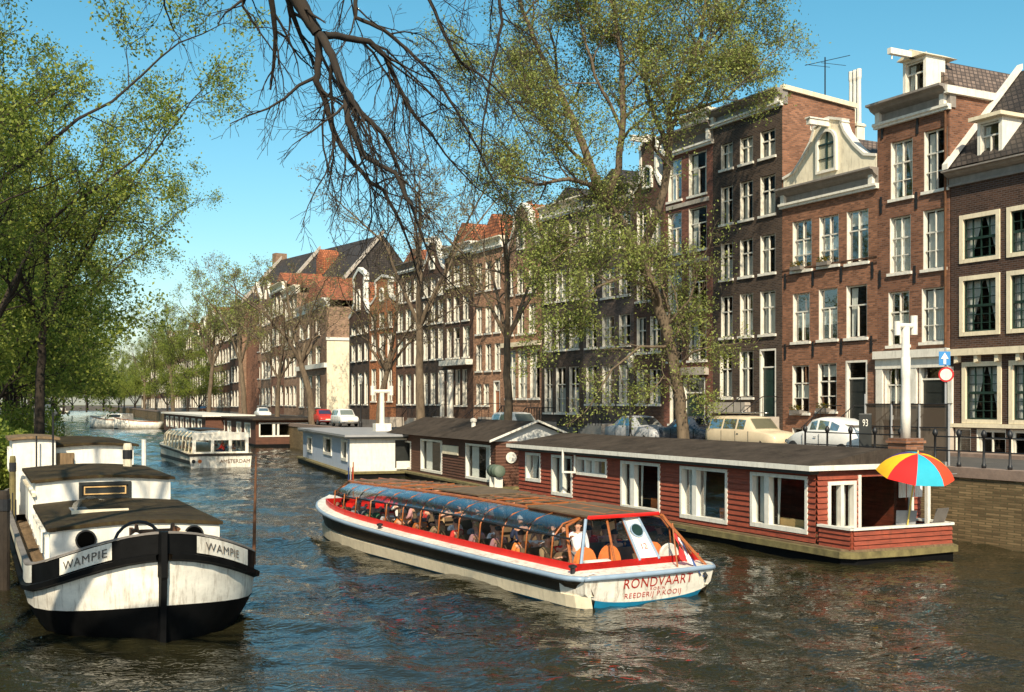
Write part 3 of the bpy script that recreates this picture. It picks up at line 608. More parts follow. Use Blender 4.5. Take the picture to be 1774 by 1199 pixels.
def water_mesh():
    me = bpy.data.meshes.new('water'); xs = np.linspace(-22, 22, 420); ys = np.linspace(6, 52, 460)
    # one sheet: fine rows close by, coarse far off
    ys = np.concatenate([np.linspace(-60, 8, 6)[:-1], 8*np.exp(np.linspace(0, math.log(640/8.), 620))])
    u = np.linspace(-1, 1, 420); Xg = u[None, :]*np.maximum(60, ys*.75)[:, None]*np.abs(u[None, :])**.35*1.0; Yg = np.repeat(ys[:, None], len(u), 1)
    Xg = u[None, :]*(18+.62*np.maximum(ys, 0))[:, None] - (.16*np.maximum(ys, 0))[:, None]
    rs = np.random.RandomState(3); Z = np.zeros_like(Xg)
    for k in range(46):
        lam = .6*1.07**k*(.8+.4*rs.rand()); a = rs.normal(.35, 1.0); kx, ky = math.cos(a), math.sin(a)
        if k % 3 == 0: kx, ky = math.sin(a*.6), math.cos(a*.6)
        amp = .0042*lam**.8; ph = rs.rand()*6.28; w = 2*math.pi/lam
        warp = .6*np.sin(Xg*.31+ph)+.6*np.sin(Yg*.23+ph*2)
        s = np.sin((Xg*kx+Yg*ky)*w + ph + warp); Z += amp*(1-np.abs(s)*1.0)*1.5*np.clip(1.15-Yg/(lam*110), 0, 1)
    Z -= Z.mean()
    bx_, by_ = 2.95, 24.35; fx, fy = -.525, .851; A_ = (Xg-bx_)*fx+(Yg-by_)*fy; B_ = np.abs(-(Xg-bx_)*fy+(Yg-by_)*fx)   # wake of the tour boat
    u_ = 17.2-A_; ed = B_-(1.2+.30*np.clip(u_, 0, 60)); on = (u_ > -1)*np.exp(-np.clip(u_, 0, 60)/22)
    Z += on*.085*np.exp(-(ed/.55)**2)*np.cos(ed*5.5) + on*.03*np.exp(-(ed/2.0)**2)*np.cos(ed*6.5+A_*1.3)
    st_ = (A_ < .2)*np.exp(A_/9.0)*np.exp(-(B_/2.1)**2); Z += st_*.035*np.sin(Xg*5.1+2*np.sin(Yg*2.7))*np.sin(Yg*4.3+2*np.sin(Xg*3.3))
    n, m = Xg.shape; V = np.stack([Xg, Yg, Z], -1).reshape(-1, 3).astype(np.float32)
    idx = np.arange(n*m).reshape(n, m); q = np.stack([idx[:-1, :-1], idx[:-1, 1:], idx[1:, 1:], idx[1:, :-1]], -1).reshape(-1, 4)
    me.vertices.add(len(V)); me.vertices.foreach_set('co', V.ravel()); me.loops.add(q.size); me.loops.foreach_set('vertex_index', q.ravel().astype(np.int32))
    me.polygons.add(len(q)); me.polygons.foreach_set('loop_start', np.arange(0, q.size, 4, dtype=np.int32)); me.polygons.foreach_set('loop_total', np.full(len(q), 4, dtype=np.int32))
    me.polygons.foreach_set('use_smooth', np.ones(len(q), bool)); me.update(calc_edges=True); return me
wm, nt, b = nodes('water'); Lk = nt.links.new
b.inputs['Base Color'].default_value = (.020, .018, .008, 1); b.inputs['Roughness'].default_value = .02; b.inputs['IOR'].default_value = 1.33; b.inputs['Specular IOR Level'].default_value = .62
tc = N(nt, 'ShaderNodeTexCoord'); mp = N(nt, 'ShaderNodeMapping'); mp.inputs['Scale'].default_value = (1, 1.7, 1); Lk(tc.outputs['Object'], mp.inputs[0])
n1 = N(nt, 'ShaderNodeTexNoise', Scale=3.2, Detail=2.0, Roughness=.45, Distortion=1.2); Lk(mp.outputs[0], n1.inputs['Vector'])
bp = N(nt, 'ShaderNodeBump', Strength=1.0, Distance=.055); Lk(n1.outputs['Fac'], bp.inputs['Height']); n9 = N(nt, 'ShaderNodeTexNoise', Scale=.16, Detail=3.0); Lk(tc.outputs['Object'], n9.inputs['Vector']); mr = N(nt, 'ShaderNodeMapRange'); mr.inputs['From Min'].default_value = .38; mr.inputs['From Max'].default_value = .62; mr.inputs['To Min'].default_value = .35; mr.inputs['To Max'].default_value = 1.0; Lk(n9.outputs['Fac'], mr.inputs['Value']); Lk(mr.outputs[0], bp.inputs['Strength']); Lk(bp.outputs[0], b.inputs['Normal'])
wme = water_mesh(); wme.materials.append(wm); struct(link('water', wme))
# ================================================================ HOUSEBOATS
def boat_frame(label, P0, rz, name='houseboat', group=None, cat='houseboat'): return thing(name, label, cat, (P0[0], P0[1], 0), rz, group)
def flat_window(parent, x, z, w, h, parts, y=0, fr=.1, mat='white paint', name='window'):
    """frame standing slightly proud of the wall with a pane behind; parts = list of mullion (x0,x1) fractions"""
    m = MB().box(0, fr, -.06, .16, 0, h).box(w-fr, w, -.06, .16, 0, h).box(fr, w-fr, -.06, .16, 0, fr*1.2).box(fr, w-fr, -.06, .16, h-fr, h)
    for a, b in parts: m.box(a*w, b*w, -.05, .14, fr, h-fr)
    o = m.obj(name, M(mat), parent); o.location = (x, y, z)
    MB().quad((fr, .1, fr), (w-fr, .1, fr), (w-fr, .1, h-fr), (fr, .1, h-fr)).obj('pane', glass, o)
    return o
def drape(parent, x0, x1, z0, z1, y=.24, mat='curtain', x0b=None, x1b=None):
    n = max(4, int((x1-x0)/.045)); x0b = x0 if x0b is None else x0b; x1b = x1 if x1b is None else x1b; rings = []
    for t in (0, .3, .6, 1): rings.append([((x0b+(x0-x0b)*t)+((x1b+(x1-x1b)*t)-(x0b+(x0-x0b)*t))*k/n, y+.03*(k % 2), z0+(z1-z0)*t) for k in range(n+1)])
    return MB().loft(rings, False, False).obj('curtain', M(mat), parent)
# ---- the red one
fr = Fac(G(900, 768, 2.62), G(1415, 805, 2.62)); L = fr.L
RB = boat_frame('long brick-red boarded houseboat with big white windows and a railed terrace', fr.A, fr.rz)
W = 3.75; zb = .5; zt = 2.50
wl = [(912, 938, 770, 836, []), (957, 993, 784, 862, [(.45, .56)]), (1000, 1053, 790, 828, [(.28, .34), (.52, .62)]), (1077, 1145, 795, 890, [(.26, .36)]), (1180, 1262, 803, 909, [(.27, .36)]), (1302, 1401, 813, 926, [(.26, .34)])]
ops = []; wi = []
for a, b, c, d, pt in wl:
    xa, xb = fr.x(a), fr.x(b); z1, z0 = fr.z(c, a), fr.z(d, b); z1 = min(z1, 2.28); z0 = max(z0, .62); ops.append((xa, xb, z0, z1)); wi.append((xa, z0, xb-xa, z1-z0, pt))
m = MB(); wall(m, 0, L, zb, zt, ops, clap=.155); m.obj('wall', M('red boards'), RB)
m = MB(); fr2 = Fac(fr.P(L, 0), fr.P(L, W)); ex = lambda px: fr2.x(px)
eops = [(ex(1437), ex(1497), .75, 2.2)]
eops = [(.35, 1.35, .78, 2.15)]
wall(m, 0, W, zb, zt, eops + [(1.5, 3.4, .55, 2.25)], clap=.155); o = m.obj('wall', M('red boards'), RB); o.location = (L, 0, 0); o.rotation_euler.z = R(90)
m = MB(); m.quad((0, 0, zb), (0, W, zb), (0, W, zt), (0, 0, zt)).quad((0, W, zb), (L, W, zb), (L, W, zt), (0, W, zt)); m.obj('wall', M('red boards'), RB)
MB().box(.05, L-.05, .1, W-.05, .45, .5).obj('cabin_floor', M('deck wood'), RB)
for k, (x, z, w_, h_, pt) in enumerate(wi):
    o = flat_window(RB, x, z, w_, h_, pt)
    if k >= 3:
        drape(o, .1, w_*.24, .12, h_-.1, x0b=.1, x1b=w_*.17); drape(o, w_*.36, w_*.42, .12, h_-.1, x1b=w_*.38)
    elif k == 1: drape(o, .1, w_*.42, .1, h_-.1, x0b=.1, x1b=w_*.25)
    elif k == 2: drape(o, w_*.35, w_*.5, .1, h_-.1); drape(o, w_*.62, w_*.72, .1, h_-.1, mat='ochre curtain')
    else: drape(o, .1, w_*.45, .12, h_-.1, x0b=.1, x1b=w_*.3)
    if k == 3:
        for q in (.44, .72): MB().box(w_*q, w_*(q+.18), .5, .56, -.1, h_*.24).obj('chair_back', M('orange cloth'), o)
    if k == 4: MB().box(w_*.55, w_*.82, .5, .56, -.1, h_*.24).obj('chair_back', M('orange cloth'), o)
    if k == 5: MB().box(w_*.37, w_*.93, .3, .4, .05, h_*.2).obj('window_seat', M('ochre curtain'), o)
x2, z2, w2, h2, _ = wi[2]   # casement swung open
cs = MB().box(0, .07, 0, .05, 0, .85).box(.48, .55, 0, .05, 0, .85).box(.07, .48, 0, .05, 0, .07).box(.07, .48, 0, .05, .78, .85).obj('casement', M('white paint'), RB)
cs.location = (x2+.05, -.08, z2+.05); cs.rotation_euler.z = R(180+38); MB().quad((.07, .02, .07), (.48, .02, .07), (.48, .02, .78), (.07, .02, .78)).obj('pane', glass, cs)
o = flat_window(RB, 0, 0, 1.0, 1.37, [(.45, .56)]); o.location = (L, .35, .78); o.rotation_euler.z = R(90); drape(o, .55, .9, .1, 1.2)
for y0 in (1.42, 3.36): MB().box(L-.06, L+.06, y0, y0+.1, .5, 2.3).obj('post', M('white paint'), RB)
MB().quad((L-.02, 1.5, .55), (L-.02, 3.36, .55), (L-.02, 3.36, 2.25), (L-.02, 1.5, 2.25)).obj('glass_door', glass, RB)
TL = fr.x(1474)-L; Wt = Fac(fr.P(L+TL, 0), fr.P(L+TL, 9)).x(1650)   # terrace
ro = MB().loft([[(x, y, z) for y, z in ((-.38, 2.5), (W+.3, 2.5), (W+.3, 2.92), (W*.6, 3.02), (-.38, 2.6))] for x in (-.35, L+.16)]); ro.obj('roof', M('roof felt'), RB)
MB().box(-.37, L+.20, -.43, -.382, 2.46, 2.60).box(L+.162, L+.21, -.38, W+.3, 2.46, 2.60).obj('fascia', M('white paint'), RB)
MB().box(-.3, L+.1, -.3, -.02, 2.36, 2.46).obj('eave_beam', M('dark paint'), RB)
hx = L+TL
hull = [(-.3, -.10), (hx-.2, -.16), (hx+.12, .12), (hx+.22, Wt*.5), (hx+.12, Wt-.1), (hx-.3, Wt+.15), (-.3, W+.15)]
MB().loft([[(x, y, -.3) for x, y in hull], [(x, y, .25) for x, y in hull]]).obj('hull', M('black hull'), RB)
MB().loft([[(x*1.0+(.08 if x > 5 else -.05), y+(-.12 if y < W/2 else .1), .25) for x, y in hull], [(x*1.0+(.08 if x > 5 else -.05), y+(-.12 if y < W/2 else .1), .42) for x, y in hull]]).obj('deck_edge', M('mossy wood'), RB)
MB().loft([[(x, y, .42) for x, y in hull], [(x, y, .47) for x, y in hull]]).obj('deck', M('deck wood'), RB)
# parapet round the terrace
def parapet(p0, p1, z0=.46, z1=.97):
    o = MB(); Lp = math.hypot(p1[0]-p0[0], p1[1]-p0[1]); wall(o, 0, Lp, z0, z1, [], clap=.125); o.box(0, Lp, .0, .05, z0, z1)
    q = o.obj('parapet', M('red boards'), RB); q.location = (p0[0], p0[1], 0); q.rotation_euler.z = math.atan2(p1[1]-p0[1], p1[0]-p0[0])
    c = MB().box(-.04, Lp+.04, -.07, .10, z1, z1+.06).obj('handrail', M('white paint'), q)
parapet((L+.12, .0), (hx, .02)); parapet((hx+.02, .06), (hx+.06, Wt-.1)); parapet((hx, Wt-.05), (L+.1, Wt-.02))
for x, y in ((L+.5, Wt-.2),): MB().box(x, x+.11, y, y+.11, .46, 2.4).obj('post', M('white paint'), RB)
cy = Fac(fr.P(L-.35, 0), fr.P(L-.35, 9)).x(1569)
ck = MB().box(L-.7, L, cy-.33, cy+.33, 2.4, 3.28).box(L-.75, L+.05, cy-.38, cy+.38, 3.14, 3.22).obj('chimney', brick['red'], RB)
cx = L-.35; zt_ = ZA(566, 33.2)
MB().lathe([(.14, 3.28), (.14, 4.0), (.13, 5.0), (.135, 5.02), (.135, zt_-.9), (.11, zt_-.88), (.11, zt_-.05)], 14, (cx, cy, 0)).obj('flue', M('white paint'), RB, smooth=True)
cw = MB().lathe([(.13, -.55), (.13, .35)], 12, (cx, cy, zt_), 'x'); cw = MB()
cw.tube([(cx, cy-.32, zt_), (cx, cy+.32, zt_)], .075, 12); cw.tube([(cx, cy-.32, zt_-.28), (cx, cy-.32, zt_+.12)], .09, 12); cw.tube([(cx, cy+.32, zt_-.25), (cx, cy+.32, zt_+.30)], .10, 12); cw.obj('cowl', M('white paint'), RB)
MB().tube([(L+.2, 1.0, .48), (L+.2, 1.0, .52)], .01, 4).obj('deck_ring', M('iron'), RB)
# umbrella
def rb(x, y, z): p = fr.P(x, y); return (p[0], p[1], z)
uy = 32.0; ub = (XA(1567, 30.75), 30.75, .45); ut = (XA(1590, 30.1), 30.1, ZA(786, 30.1)); um = thing('parasol', 'open beach parasol with yellow, red, blue and orange panels leaning over the terrace rail', 'parasol', ub)
ax = Vector((ut[0]-ub[0], ut[1]-ub[1], ut[2]-ub[2])); Lp = ax.length; um.rotation_mode = 'QUATERNION'; um.rotation_quaternion = ax.to_track_quat('Z', 'Y')
MB().tube([(0, 0, -.1), (0, 0, Lp+.08)], .022, 8).obj('pole', paint('yellow pole', (.75, .55, .12)), um)
cl = [('turquoise cloth', (.02, .36, .46)), ('orange red cloth', (.72, .06, .015)), ('yellow cloth', (.85, .46, .01)), ('red cloth', (.70, .012, .01)), ('turquoise cloth', (.02, .36, .46)), ('purple cloth', (.06, .03, .16)), ('yellow cloth', (.85, .46, .01)), ('red cloth', (.70, .012, .01))]
for k in range(8):
    m = MB(); rings = []
    for i in range(7):
        t = i/6; r = .99*math.sin(t*1.25)/math.sin(1.25); z = Lp - .58*(1-math.cos(t*1.25))/(1-math.cos(1.25)); ring = []
        for j in range(5):
            a = 2*math.pi*(k + j/4)/8 + R(-118); sg = 1-.06*t*math.sin(math.pi*j/4); ring.append((r*sg*math.cos(a), r*sg*math.sin(a), z+.05*t*math.sin(math.pi*j/4)*0))
        rings.append(ring)
    m.loft(rings, False, False); m.obj('panel', paint(*cl[k], .8), um, smooth=True)
for k in range(8):
    a = 2*math.pi*k/8+R(-118); MB().tube([(0, 0, Lp-.5), (.5*math.cos(a), .5*math.sin(a), Lp-.17)], .008, 4).obj('rib', M('chrome'), um)
# terrace things
def chair(label, p, rz, mat):
    c = thing('garden_chair', label, 'chair', p, rz)
    MB().box(-.25, .25, -.25, .25, .40, .44).obj('seat', mat, c); MB().loft([[(-.25, -.25, .44), (.25, -.25, .44), (.25, -.21, .44), (-.25, -.21, .44)], [(-.27, -.42, .95), (.27, -.42, .95), (.27, -.38, .95), (-.27, -.38, .95)]]).obj('backrest', mat, c)
    for x in (-.22, .22):
        for y in (-.22, .22): MB().tube([(x, y, 0), (x*.9, y*.9, .4)], .016, 5).obj('leg', M('varnish'), c)
    return c
chair('grey woven chair on the terrace behind the rail, left of the parasol pole', rb(L+1.0, 2.1, .47), fr.rz+R(60), M('lead'))
chair('dark chair on the terrace right of the parasol pole', rb(L+.9, 3.2, .47), fr.rz+R(100), M('dark stone'))
lb = thing('laundry', 'white cloths hung up to dry under the roof end behind the parasol', 'laundry', rb(L+.75, 2.2, 1.7), fr.rz+R(90))
for k in range(3): drape(lb, k*.3, k*.3+.27, 0, .6, y=0)
MB().tube([(-.6, .02, .6), (2.2, .02, .6)], .008, 4).obj('line', M('lead'), lb)
# ---- the dark brown one
fb = Fac(G(682, 748, 2.55), G(858, 763, 2.55)); L2 = fb.L; W2 = 4.0
BB = boat_frame('dark brown boarded houseboat with white gable end, between the white and red houseboats', fb.A, fb.rz)
wl = [(700, 713, 763, 820, []), (730, 767, 756, 822, [(.1, .38), (.74, .92)]), (808, 851, 762, 836, [(.1, .36), (.66, .9)])]
ops = []; wi = []
for a, b, c, d, pt in wl:
    xa, xb = fb.x(a), fb.x(b); z1, z0 = min(fb.z(c, a), 2.3), max(fb.z(d, b), .5); ops.append((xa, xb, z0, z1)); wi.append((xa, z0, xb-xa, z1-z0, pt))
m = MB(); wall(m, 0, L2, .4, 2.5, ops, clap=.14); m.obj('wall', M('brown boards'), BB)
m = MB(); wall(m, 0, W2, .4, 2.5, [], clap=.14); o = m.obj('wall', M('brown boards'), BB); o.location = (L2, 0, 0); o.rotation_euler.z = R(90)
MB().quad((0, 0, .4), (0, W2, .4), (0, W2, 2.5), (0, 0, 2.5)).quad((0, W2, .4), (L2, W2, .4), (L2, W2, 2.5), (0, W2, 2.5)).obj('wall', M('brown boards'), BB)
for x, z, w_, h_, pt in wi:
    o = flat_window(BB, x, z, w_, h_, []);
    for a, b in pt: drape(o, w_*a, w_*b, .1, h_-.1, y=.18)
MB().box(fb.x(769), fb.x(796), -.1, -.05, 1.65, 2.1).obj('name_board', M('cream paint'), BB)
MB().lathe([(0, -.05), (.22, -.05), (.26, 0), (.26, .04)], 16, (0, 0, 0), 'x').obj('porthole', M('white paint'), BB).location = (L2+.08, .75, 1.75)
MB().add([(-.3, -.4, 2.5), (L2+.3, -.4, 2.5), (L2+.3, W2/2, 3.42), (-.3, W2/2, 3.42), (L2+.3, W2+.3, 2.5), (-.3, W2+.3, 2.5)], [(0, 1, 2, 3), (3, 2, 4, 5)]).obj('roof', M('roof felt'), BB)
MB().add([(L2, -.3, 2.5), (L2, W2+.25, 2.5), (L2, W2/2, 3.34)], [(0, 1, 2)]).add([(-.0, -.3, 2.5), (0, W2+.25, 2.5), (0, W2/2, 3.34)], [(0, 1, 2)]).obj('gable', paint('weathered white', (.62, .62, .58), .8), BB)
tb = MB()
for y0, z0, y1, z1 in ((-.4, 2.47, W2/2, 3.39), (W2+.3, 2.47, W2/2, 3.39)): tb.loft([[(L2+.3, y0, z0), (L2+.36, y0, z0), (L2+.36, y0, z0+.1), (L2+.3, y0, z0+.1)], [(L2+.3, y1, z1), (L2+.36, y1, z1), (L2+.36, y1, z1+.1), (L2+.3, y1, z1+.1)]])
tb.obj('barge_board', M('white paint'), BB)
MB().lathe([(.12, 0), (.12, .55), (.17, .56), (.17, .68), (.05, .75)], 10, (fb.x(785), 1.1, 2.75)).obj('vent_pipe', M('white paint'), BB)
MB().box(-.5, L2+.6, -.3, W2+.3, -.3, .32).obj('hull', M('black hull'), BB); MB().box(-.6, L2+.7, -.42, W2+.35, .32, .42).obj('deck', M('mossy wood'), BB)
# drum (water butt) between
dr = thing('drum', 'green-grey drum lying on a stand on the gap deck between the brown and red houseboats', 'drum', (*fb.P(L2+.35, -.1), .42), fb.rz)
MB().lathe([(0, -.5), (.26, -.5), (.28, -.48), (.28, -.2), (.3, -.18), (.28, -.16), (.28, .16), (.3, .18), (.28, .2), (.28, .48), (.26, .5), (0, .5)], 16, (0, 0, .75), 'x').obj('barrel', paint('grey green drum', (.10, .13, .09), .6), dr, smooth=True)
for x in (-.3, .3): MB().box(x-.04, x+.04, -.2, .2, 0, .48).obj('stand', M('white paint'), dr)
# ---- the white one
fw = Fac(G(525, 744, 2.35), G(606, 757, 2.35)); L3 = fw.L; W3 = 4.6
WB = boat_frame('white houseboat with pale blue long side and low grey roof, left of the brown houseboat', fw.A, fw.rz)
wl = [(533, 541, 755, 785), (561, 575, 753, 790), (592, 602, 755, 800)]; ops = []; wi = []
for a, b, c, d in wl:
    xa, xb = fw.x(a), fw.x(b); z1, z0 = fw.z(c, a), max(fw.z(d, b), .7); z1 = min(z1, 2.15); ops.append((xa, xb, z0, z1)); wi.append((xa, z0, xb-xa, z1-z0))
m = MB(); wall(m, 0, L3, .4, 2.35, ops); m.obj('wall', M('pale blue wall'), WB)
for x, z, w_, h_ in wi: o = flat_window(WB, x, z, w_, h_, [], fr=.14); drape(o, w_*.5, w_*.8, .1, h_-.1, y=.16, mat='ochre curtain')
m = MB(); wall(m, 0, W3, .4, 2.35, [(2.6, 3.9, .55, 2.15)]); o = m.obj('wall', M('white paint'), WB); o.location = (L3, 0, 0); o.rotation_euler.z = R(90)
MB().quad((0, 0, .4), (0, W3, .4), (0, W3, 2.35), (0, 0, 2.35)).quad((0, W3, .4), (L3, W3, .4), (L3, W3, 2.35), (0, W3, 2.35)).obj('wall', M('white paint'), WB)
MB().box(L3-.3, L3-.25, 2.6, 3.9, .5, 2.2).obj('door', M('dark paint'), WB)
MB().box(L3+.1, L3+.16, 2.65, 3.85, .5, .95).obj('gate', M('white paint'), WB)
MB().box(-.3, L3+.35, -.35, W3+.3, 2.35, 2.47).obj('roof', M('lead'), WB); MB().box(-.28, L3+.33, -.33, W3+.28, 2.25, 2.345).obj('eave_beam', M('dark paint'), WB)
MB().box(L3*.55, L3*.55+1.0, 3.0, 4.0, 2.47, 2.95).obj('roof_hatch', M('white paint'), WB)
px_, Yp = 632, fw.Y(600); cxx = L3*.55+.5
MB().lathe([(.17, 2.9), (.15, 4.9)], 10, (cxx, 3.5, 0)).tube([(cxx, 2.9, 5.0), (cxx, 4.1, 5.0)], .12, 8).tube([(cxx, 2.9, 4.75), (cxx, 2.9, 5.35)], .14, 8).tube([(cxx, 4.1, 4.75), (cxx, 4.1, 5.35)], .14, 8).obj('flue', M('white paint'), WB)
MB().box(-.5, L3+.8, -.3, W3+.3, -.3, .3).obj('hull', M('black hull'), WB); MB().box(-.6, L3+.9, -.4, W3+.4, .3, .4).obj('deck', M('mossy wood'), WB)
# ---- the dark one with white window strips, far
fd = Fac(G(371, 722, 2.6), G(443, 728, 2.6)); L4 = fd.L; W4 = 7.0
DB = boat_frame('dark red-brown houseboat with flat brown roof, beyond the white one', fd.A, fd.rz)
xs_ = [(.03, .12), (.22, .30), (.38, .46), (.60, .70), (.78, .90)]; ops = [(a*L4, b*L4, .9, 2.3) for a, b in xs_]
m = MB(); wall(m, 0, L4, .3, 2.6, ops); m.obj('wall', M('brown boards'), DB)
for a, b, c, d in ops: o = flat_window(DB, a, c, b-a, d-c, [], fr=.16); drape(o, .2, (b-a)*.6, .1, 1.3, y=.16)
m = MB(); wall(m, 0, W4, .3, 2.6, [(.3, 6.7, 1.0, 2.35)]); o = m.obj('wall', M('brown boards'), DB); o.location = (L4, 0, 0); o.rotation_euler.z = R(90)
o = flat_window(DB, 0, 0, 6.4, 1.35, [(.2, .24), (.27, .30), (.76, .80)], fr=.12); o.location = (L4, .3, 1.0); o.rotation_euler.z = R(90); drape(o, 5.2, 5.8, .1, 1.2, mat='ochre curtain')
MB().quad((0, 0, .3), (0, W4, .3), (0, W4, 2.6), (0, 0, 2.6)).quad((0, W4, .3), (L4, W4, .3), (L4, W4, 2.6), (0, W4, 2.6)).obj('wall', M('brown boards'), DB)
MB().box(-.4, L4+.5, -.4, W4+.4, 2.6, 2.76).obj('roof', M('roof felt'), DB); MB().box(-.4, L4+.4, -.2, W4+.2, -.3, .3).obj('hull', M('black hull'), DB)
fe = Fac(G(284, 716, 2.7), G(356, 722, 2.7)); L5 = fe.L
EB = boat_frame('white-posted houseboat with a long flat roof farthest along the row', fe.A, fe.rz)
ops = [(L5*(.08+.13*k), L5*(.08+.13*k+.07), .9, 2.4) for k in range(7)]; m = MB(); wall(m, 0, L5, .3, 2.7, ops); m.obj('wall', M('brown boards'), EB)
for a, b, c, d in ops: flat_window(EB, a, c, b-a, d-c, [], fr=.2)
MB().quad((0, 0, .3), (0, 5, .3), (0, 5, 2.7), (0, 0, 2.7)).quad((L5, 0, .3), (L5, 5, .3), (L5, 5, 2.7), (L5, 0, 2.7)).quad((0, 5, .3), (L5, 5, .3), (L5, 5, 2.7), (0, 5, 2.7)).obj('wall', M('brown boards'), EB)
MB().box(-.4, L5+.5, -.4, 5.4, 2.7, 2.9).obj('roof', M('white paint'), EB); MB().box(-.4, L5+.4, -.2, 5.2, -.3, .3).obj('hull', M('black hull'), EB)
# ================================================================ RED TOUR BOAT
c0 = Vector((2.95, 24.35)); fwd = Vector((-.525, .851)).normalized(); TB = thing('tour_boat', 'long glass-roofed canal tour boat with red coaming and white stern, under way in mid canal', 'tour boat', (c0.x, c0.y, .05), math.atan2(fwd.y, fwd.x))
TLn = 17.5
def hb(x):
    if x < .5: return 1.72 + .25*math.sin(min(x, .5)/.5*math.pi/2)
    if x < 10.2: return 1.97
    return max(.1, 1.97*(1-((x-10.2)/(TLn-10.2))**2.6)**.8) if x < TLn else .1
def zs(x): return .69 + .36*(max(0, x)/TLn)**2.4
hx_ = [0, .12, .3, .6, 1.2, 2.5, 4, 6, 8, 9.5, 10.5, 11.5, 12.5, 13.5, 14.3, 15, 15.6, 16.2, 16.7, 17.1, 17.4, 17.5]
def strip(name, pts, mat, xs=None, both=True, smooth=False, par=None):
    """pts(x) -> list of (y,z) open profile; lofted along the hull on both sides"""
    mb = MB()
    for sg in ((1, -1) if both else (1,)): mb.loft([[(x, sg*y, z) for y, z in pts(x)] for x in (xs or hx_)], False, False)
    return mb.obj(name, mat, par or TB, smooth)
strip('hull', lambda x: [(hb(x)-.03, zs(x)-.10), (max(.03, hb(x)-.12), zs(x)-.2), (max(.02, hb(x)-.24), .27+.1*(x/TLn)**2)], M('brown hull'))
strip('boot_stripe', lambda x: [(max(.02, hb(x)-.24), .27+.1*(x/TLn)**2), (max(.03, hb(x)-.15), .26+.1*(x/TLn)**2), (max(.02, hb(x)-.20), .0)], M('cream paint'))
strip('bottom', lambda x: [(max(.02, hb(x)-.20), .0), (max(.015, hb(x)-.6), -.3), (0, -.4)], M('blue paint'))
strip('deck', lambda x: [(hb(x), zs(x)), (max(0, hb(x)-.30 if x < 15.7 else 0), zs(x)+.05)], M('white hull'))
mb = MB(); pl_ = [(x, hb(x)+.01, zs(x)-.06) for x in hx_]; pr_ = [(x, -hb(x)-.01, zs(x)-.06) for x in hx_]
mb.tube(pl_ + [(TLn+.08, 0, zs(TLn)-.05)] + pr_[::-1] + [(-.04, -1.6, .64), (-.1, -.8, .64), (-.12, 0, .64), (-.1, .8, .64), (-.04, 1.6, .64), pl_[0]], .06, 8); mb.obj('rubbing_strake', M('steel blue'), TB, True)
# transom
n = 16; tp = []
for k in range(n+1):
    a = math.pi*k/n; y = 1.72*math.cos(a); z = .59 - .54*math.sin(a)**.42; tp.append((y, z))
m = MB(); tx = lambda y, z: -.08+.08*abs(y/1.72)**2 + (.5-z)*.22
m.loft([[(tx(y, z), y, z) for y, z in tp], [(tx(y, .6), y, .6) for y, z in tp]], False, False)
# continue to the first hull station
m.obj('transom', M('white hull'), TB)
m = MB(); m.loft([[(-.08+.08*abs(y/1.72)**2+(.5-z)*.22, y, z) for y, z in tp], [(.75, y*1.08, z if abs(y) > 1.6 else z-.25) for y, z in tp]], False, False).obj('stern_quarter', M('white hull'), TB)
tp2 = [(y, z) for y, z in tp if z < .2]
m = MB(); m.loft([[(tx(y, z)-.004, y, z) for y, z in tp2], [(tx(y, z)+.10, y*.97, z-.16) for y, z in tp2], [(tx(y, z)+.6, y*.9, z-.45) for y, z in tp2]], False, False).obj('antifouling', M('blue paint'), TB)
m = MB().add([(-.06, 1.7, .69), (-.1, 0, .69), (-.06, -1.7, .69), (.5, -1.6, .75), (.5, 1.6, .75)], [(0, 1, 2, 3, 4)]).obj('stern_deck', M('white hull'), TB)
redtxt = paint('red lettering', (.62, .04, .02))
tr_rot = (R(90-12), 0, R(-90))
def wrap_text(par, s, size, mat, fn, sx=1.0, sp=1.0):
    o = text(par, s, size, mat, (0, 0, 0), (0, 0, 0), 'lettering', 1.0, ext=.0015, sp=sp)
    for v in o.data.vertices: v.co = fn(v.co.x*sx, v.co.y, v.co.z)
    return o
tf = lambda yc, zc: (lambda u, v, w_: (-.08+.08*((yc-u)/1.72)**2+(.5-zc-v)*.22-.008-abs(w_), yc-u, zc+v))
wrap_text(TB, 'RONDVAART', .30, redtxt, tf(-.16, .36), .98, 1.08); wrap_text(TB, 'ROBIN', .10, redtxt, tf(-.14, .275), 1.15, 1.3); wrap_text(TB, 'REEDERIJ P.KOOIJ', .155, redtxt, tf(-.05, .145), 1.12, 1.15)
MB().tube([(-.06, -1.42, .54), (-.1, -1.45, .47), (-.04, -1.47, .40)], .035, 6).obj('fairlead', M('iron'), TB)
MB().lathe([(.05, 0), (.05, .12), (.09, .14), (.09, .18), (.03, .2)], 8, (.35, 1.78, .70)).obj('bollard', M('iron'), TB); MB().lathe([(.05, 0), (.05, .12), (.09, .14), (.09, .18), (.03, .2)], 8, (9.5, 1.86, .74)).obj('bollard', M('iron'), TB)
# coaming
CX0, CX1 = .42, 15.4
cyw = lambda x: max(.12, min(1.68, hb(x)-.28))
cx_ = [v for v in hx_ if CX0 < v < CX1]; cx_ = [CX0] + cx_ + [CX1]
mb = MB()
side = [(x, cyw(x)) for x in cx_]; loop = side + [(x, -y) for x, y in side[::-1]]
mb.loft([[(x, y, zs(x)+.02) for x, y in loop], [(x, y, zs(x)+.2) for x, y in loop], [(x, y*.97, zs(x)+.2) for x, y in loop], [(x, y*.97, zs(x)-.2) for x, y in loop]], True, False); mb.obj('coaming', M('red paint'), TB)
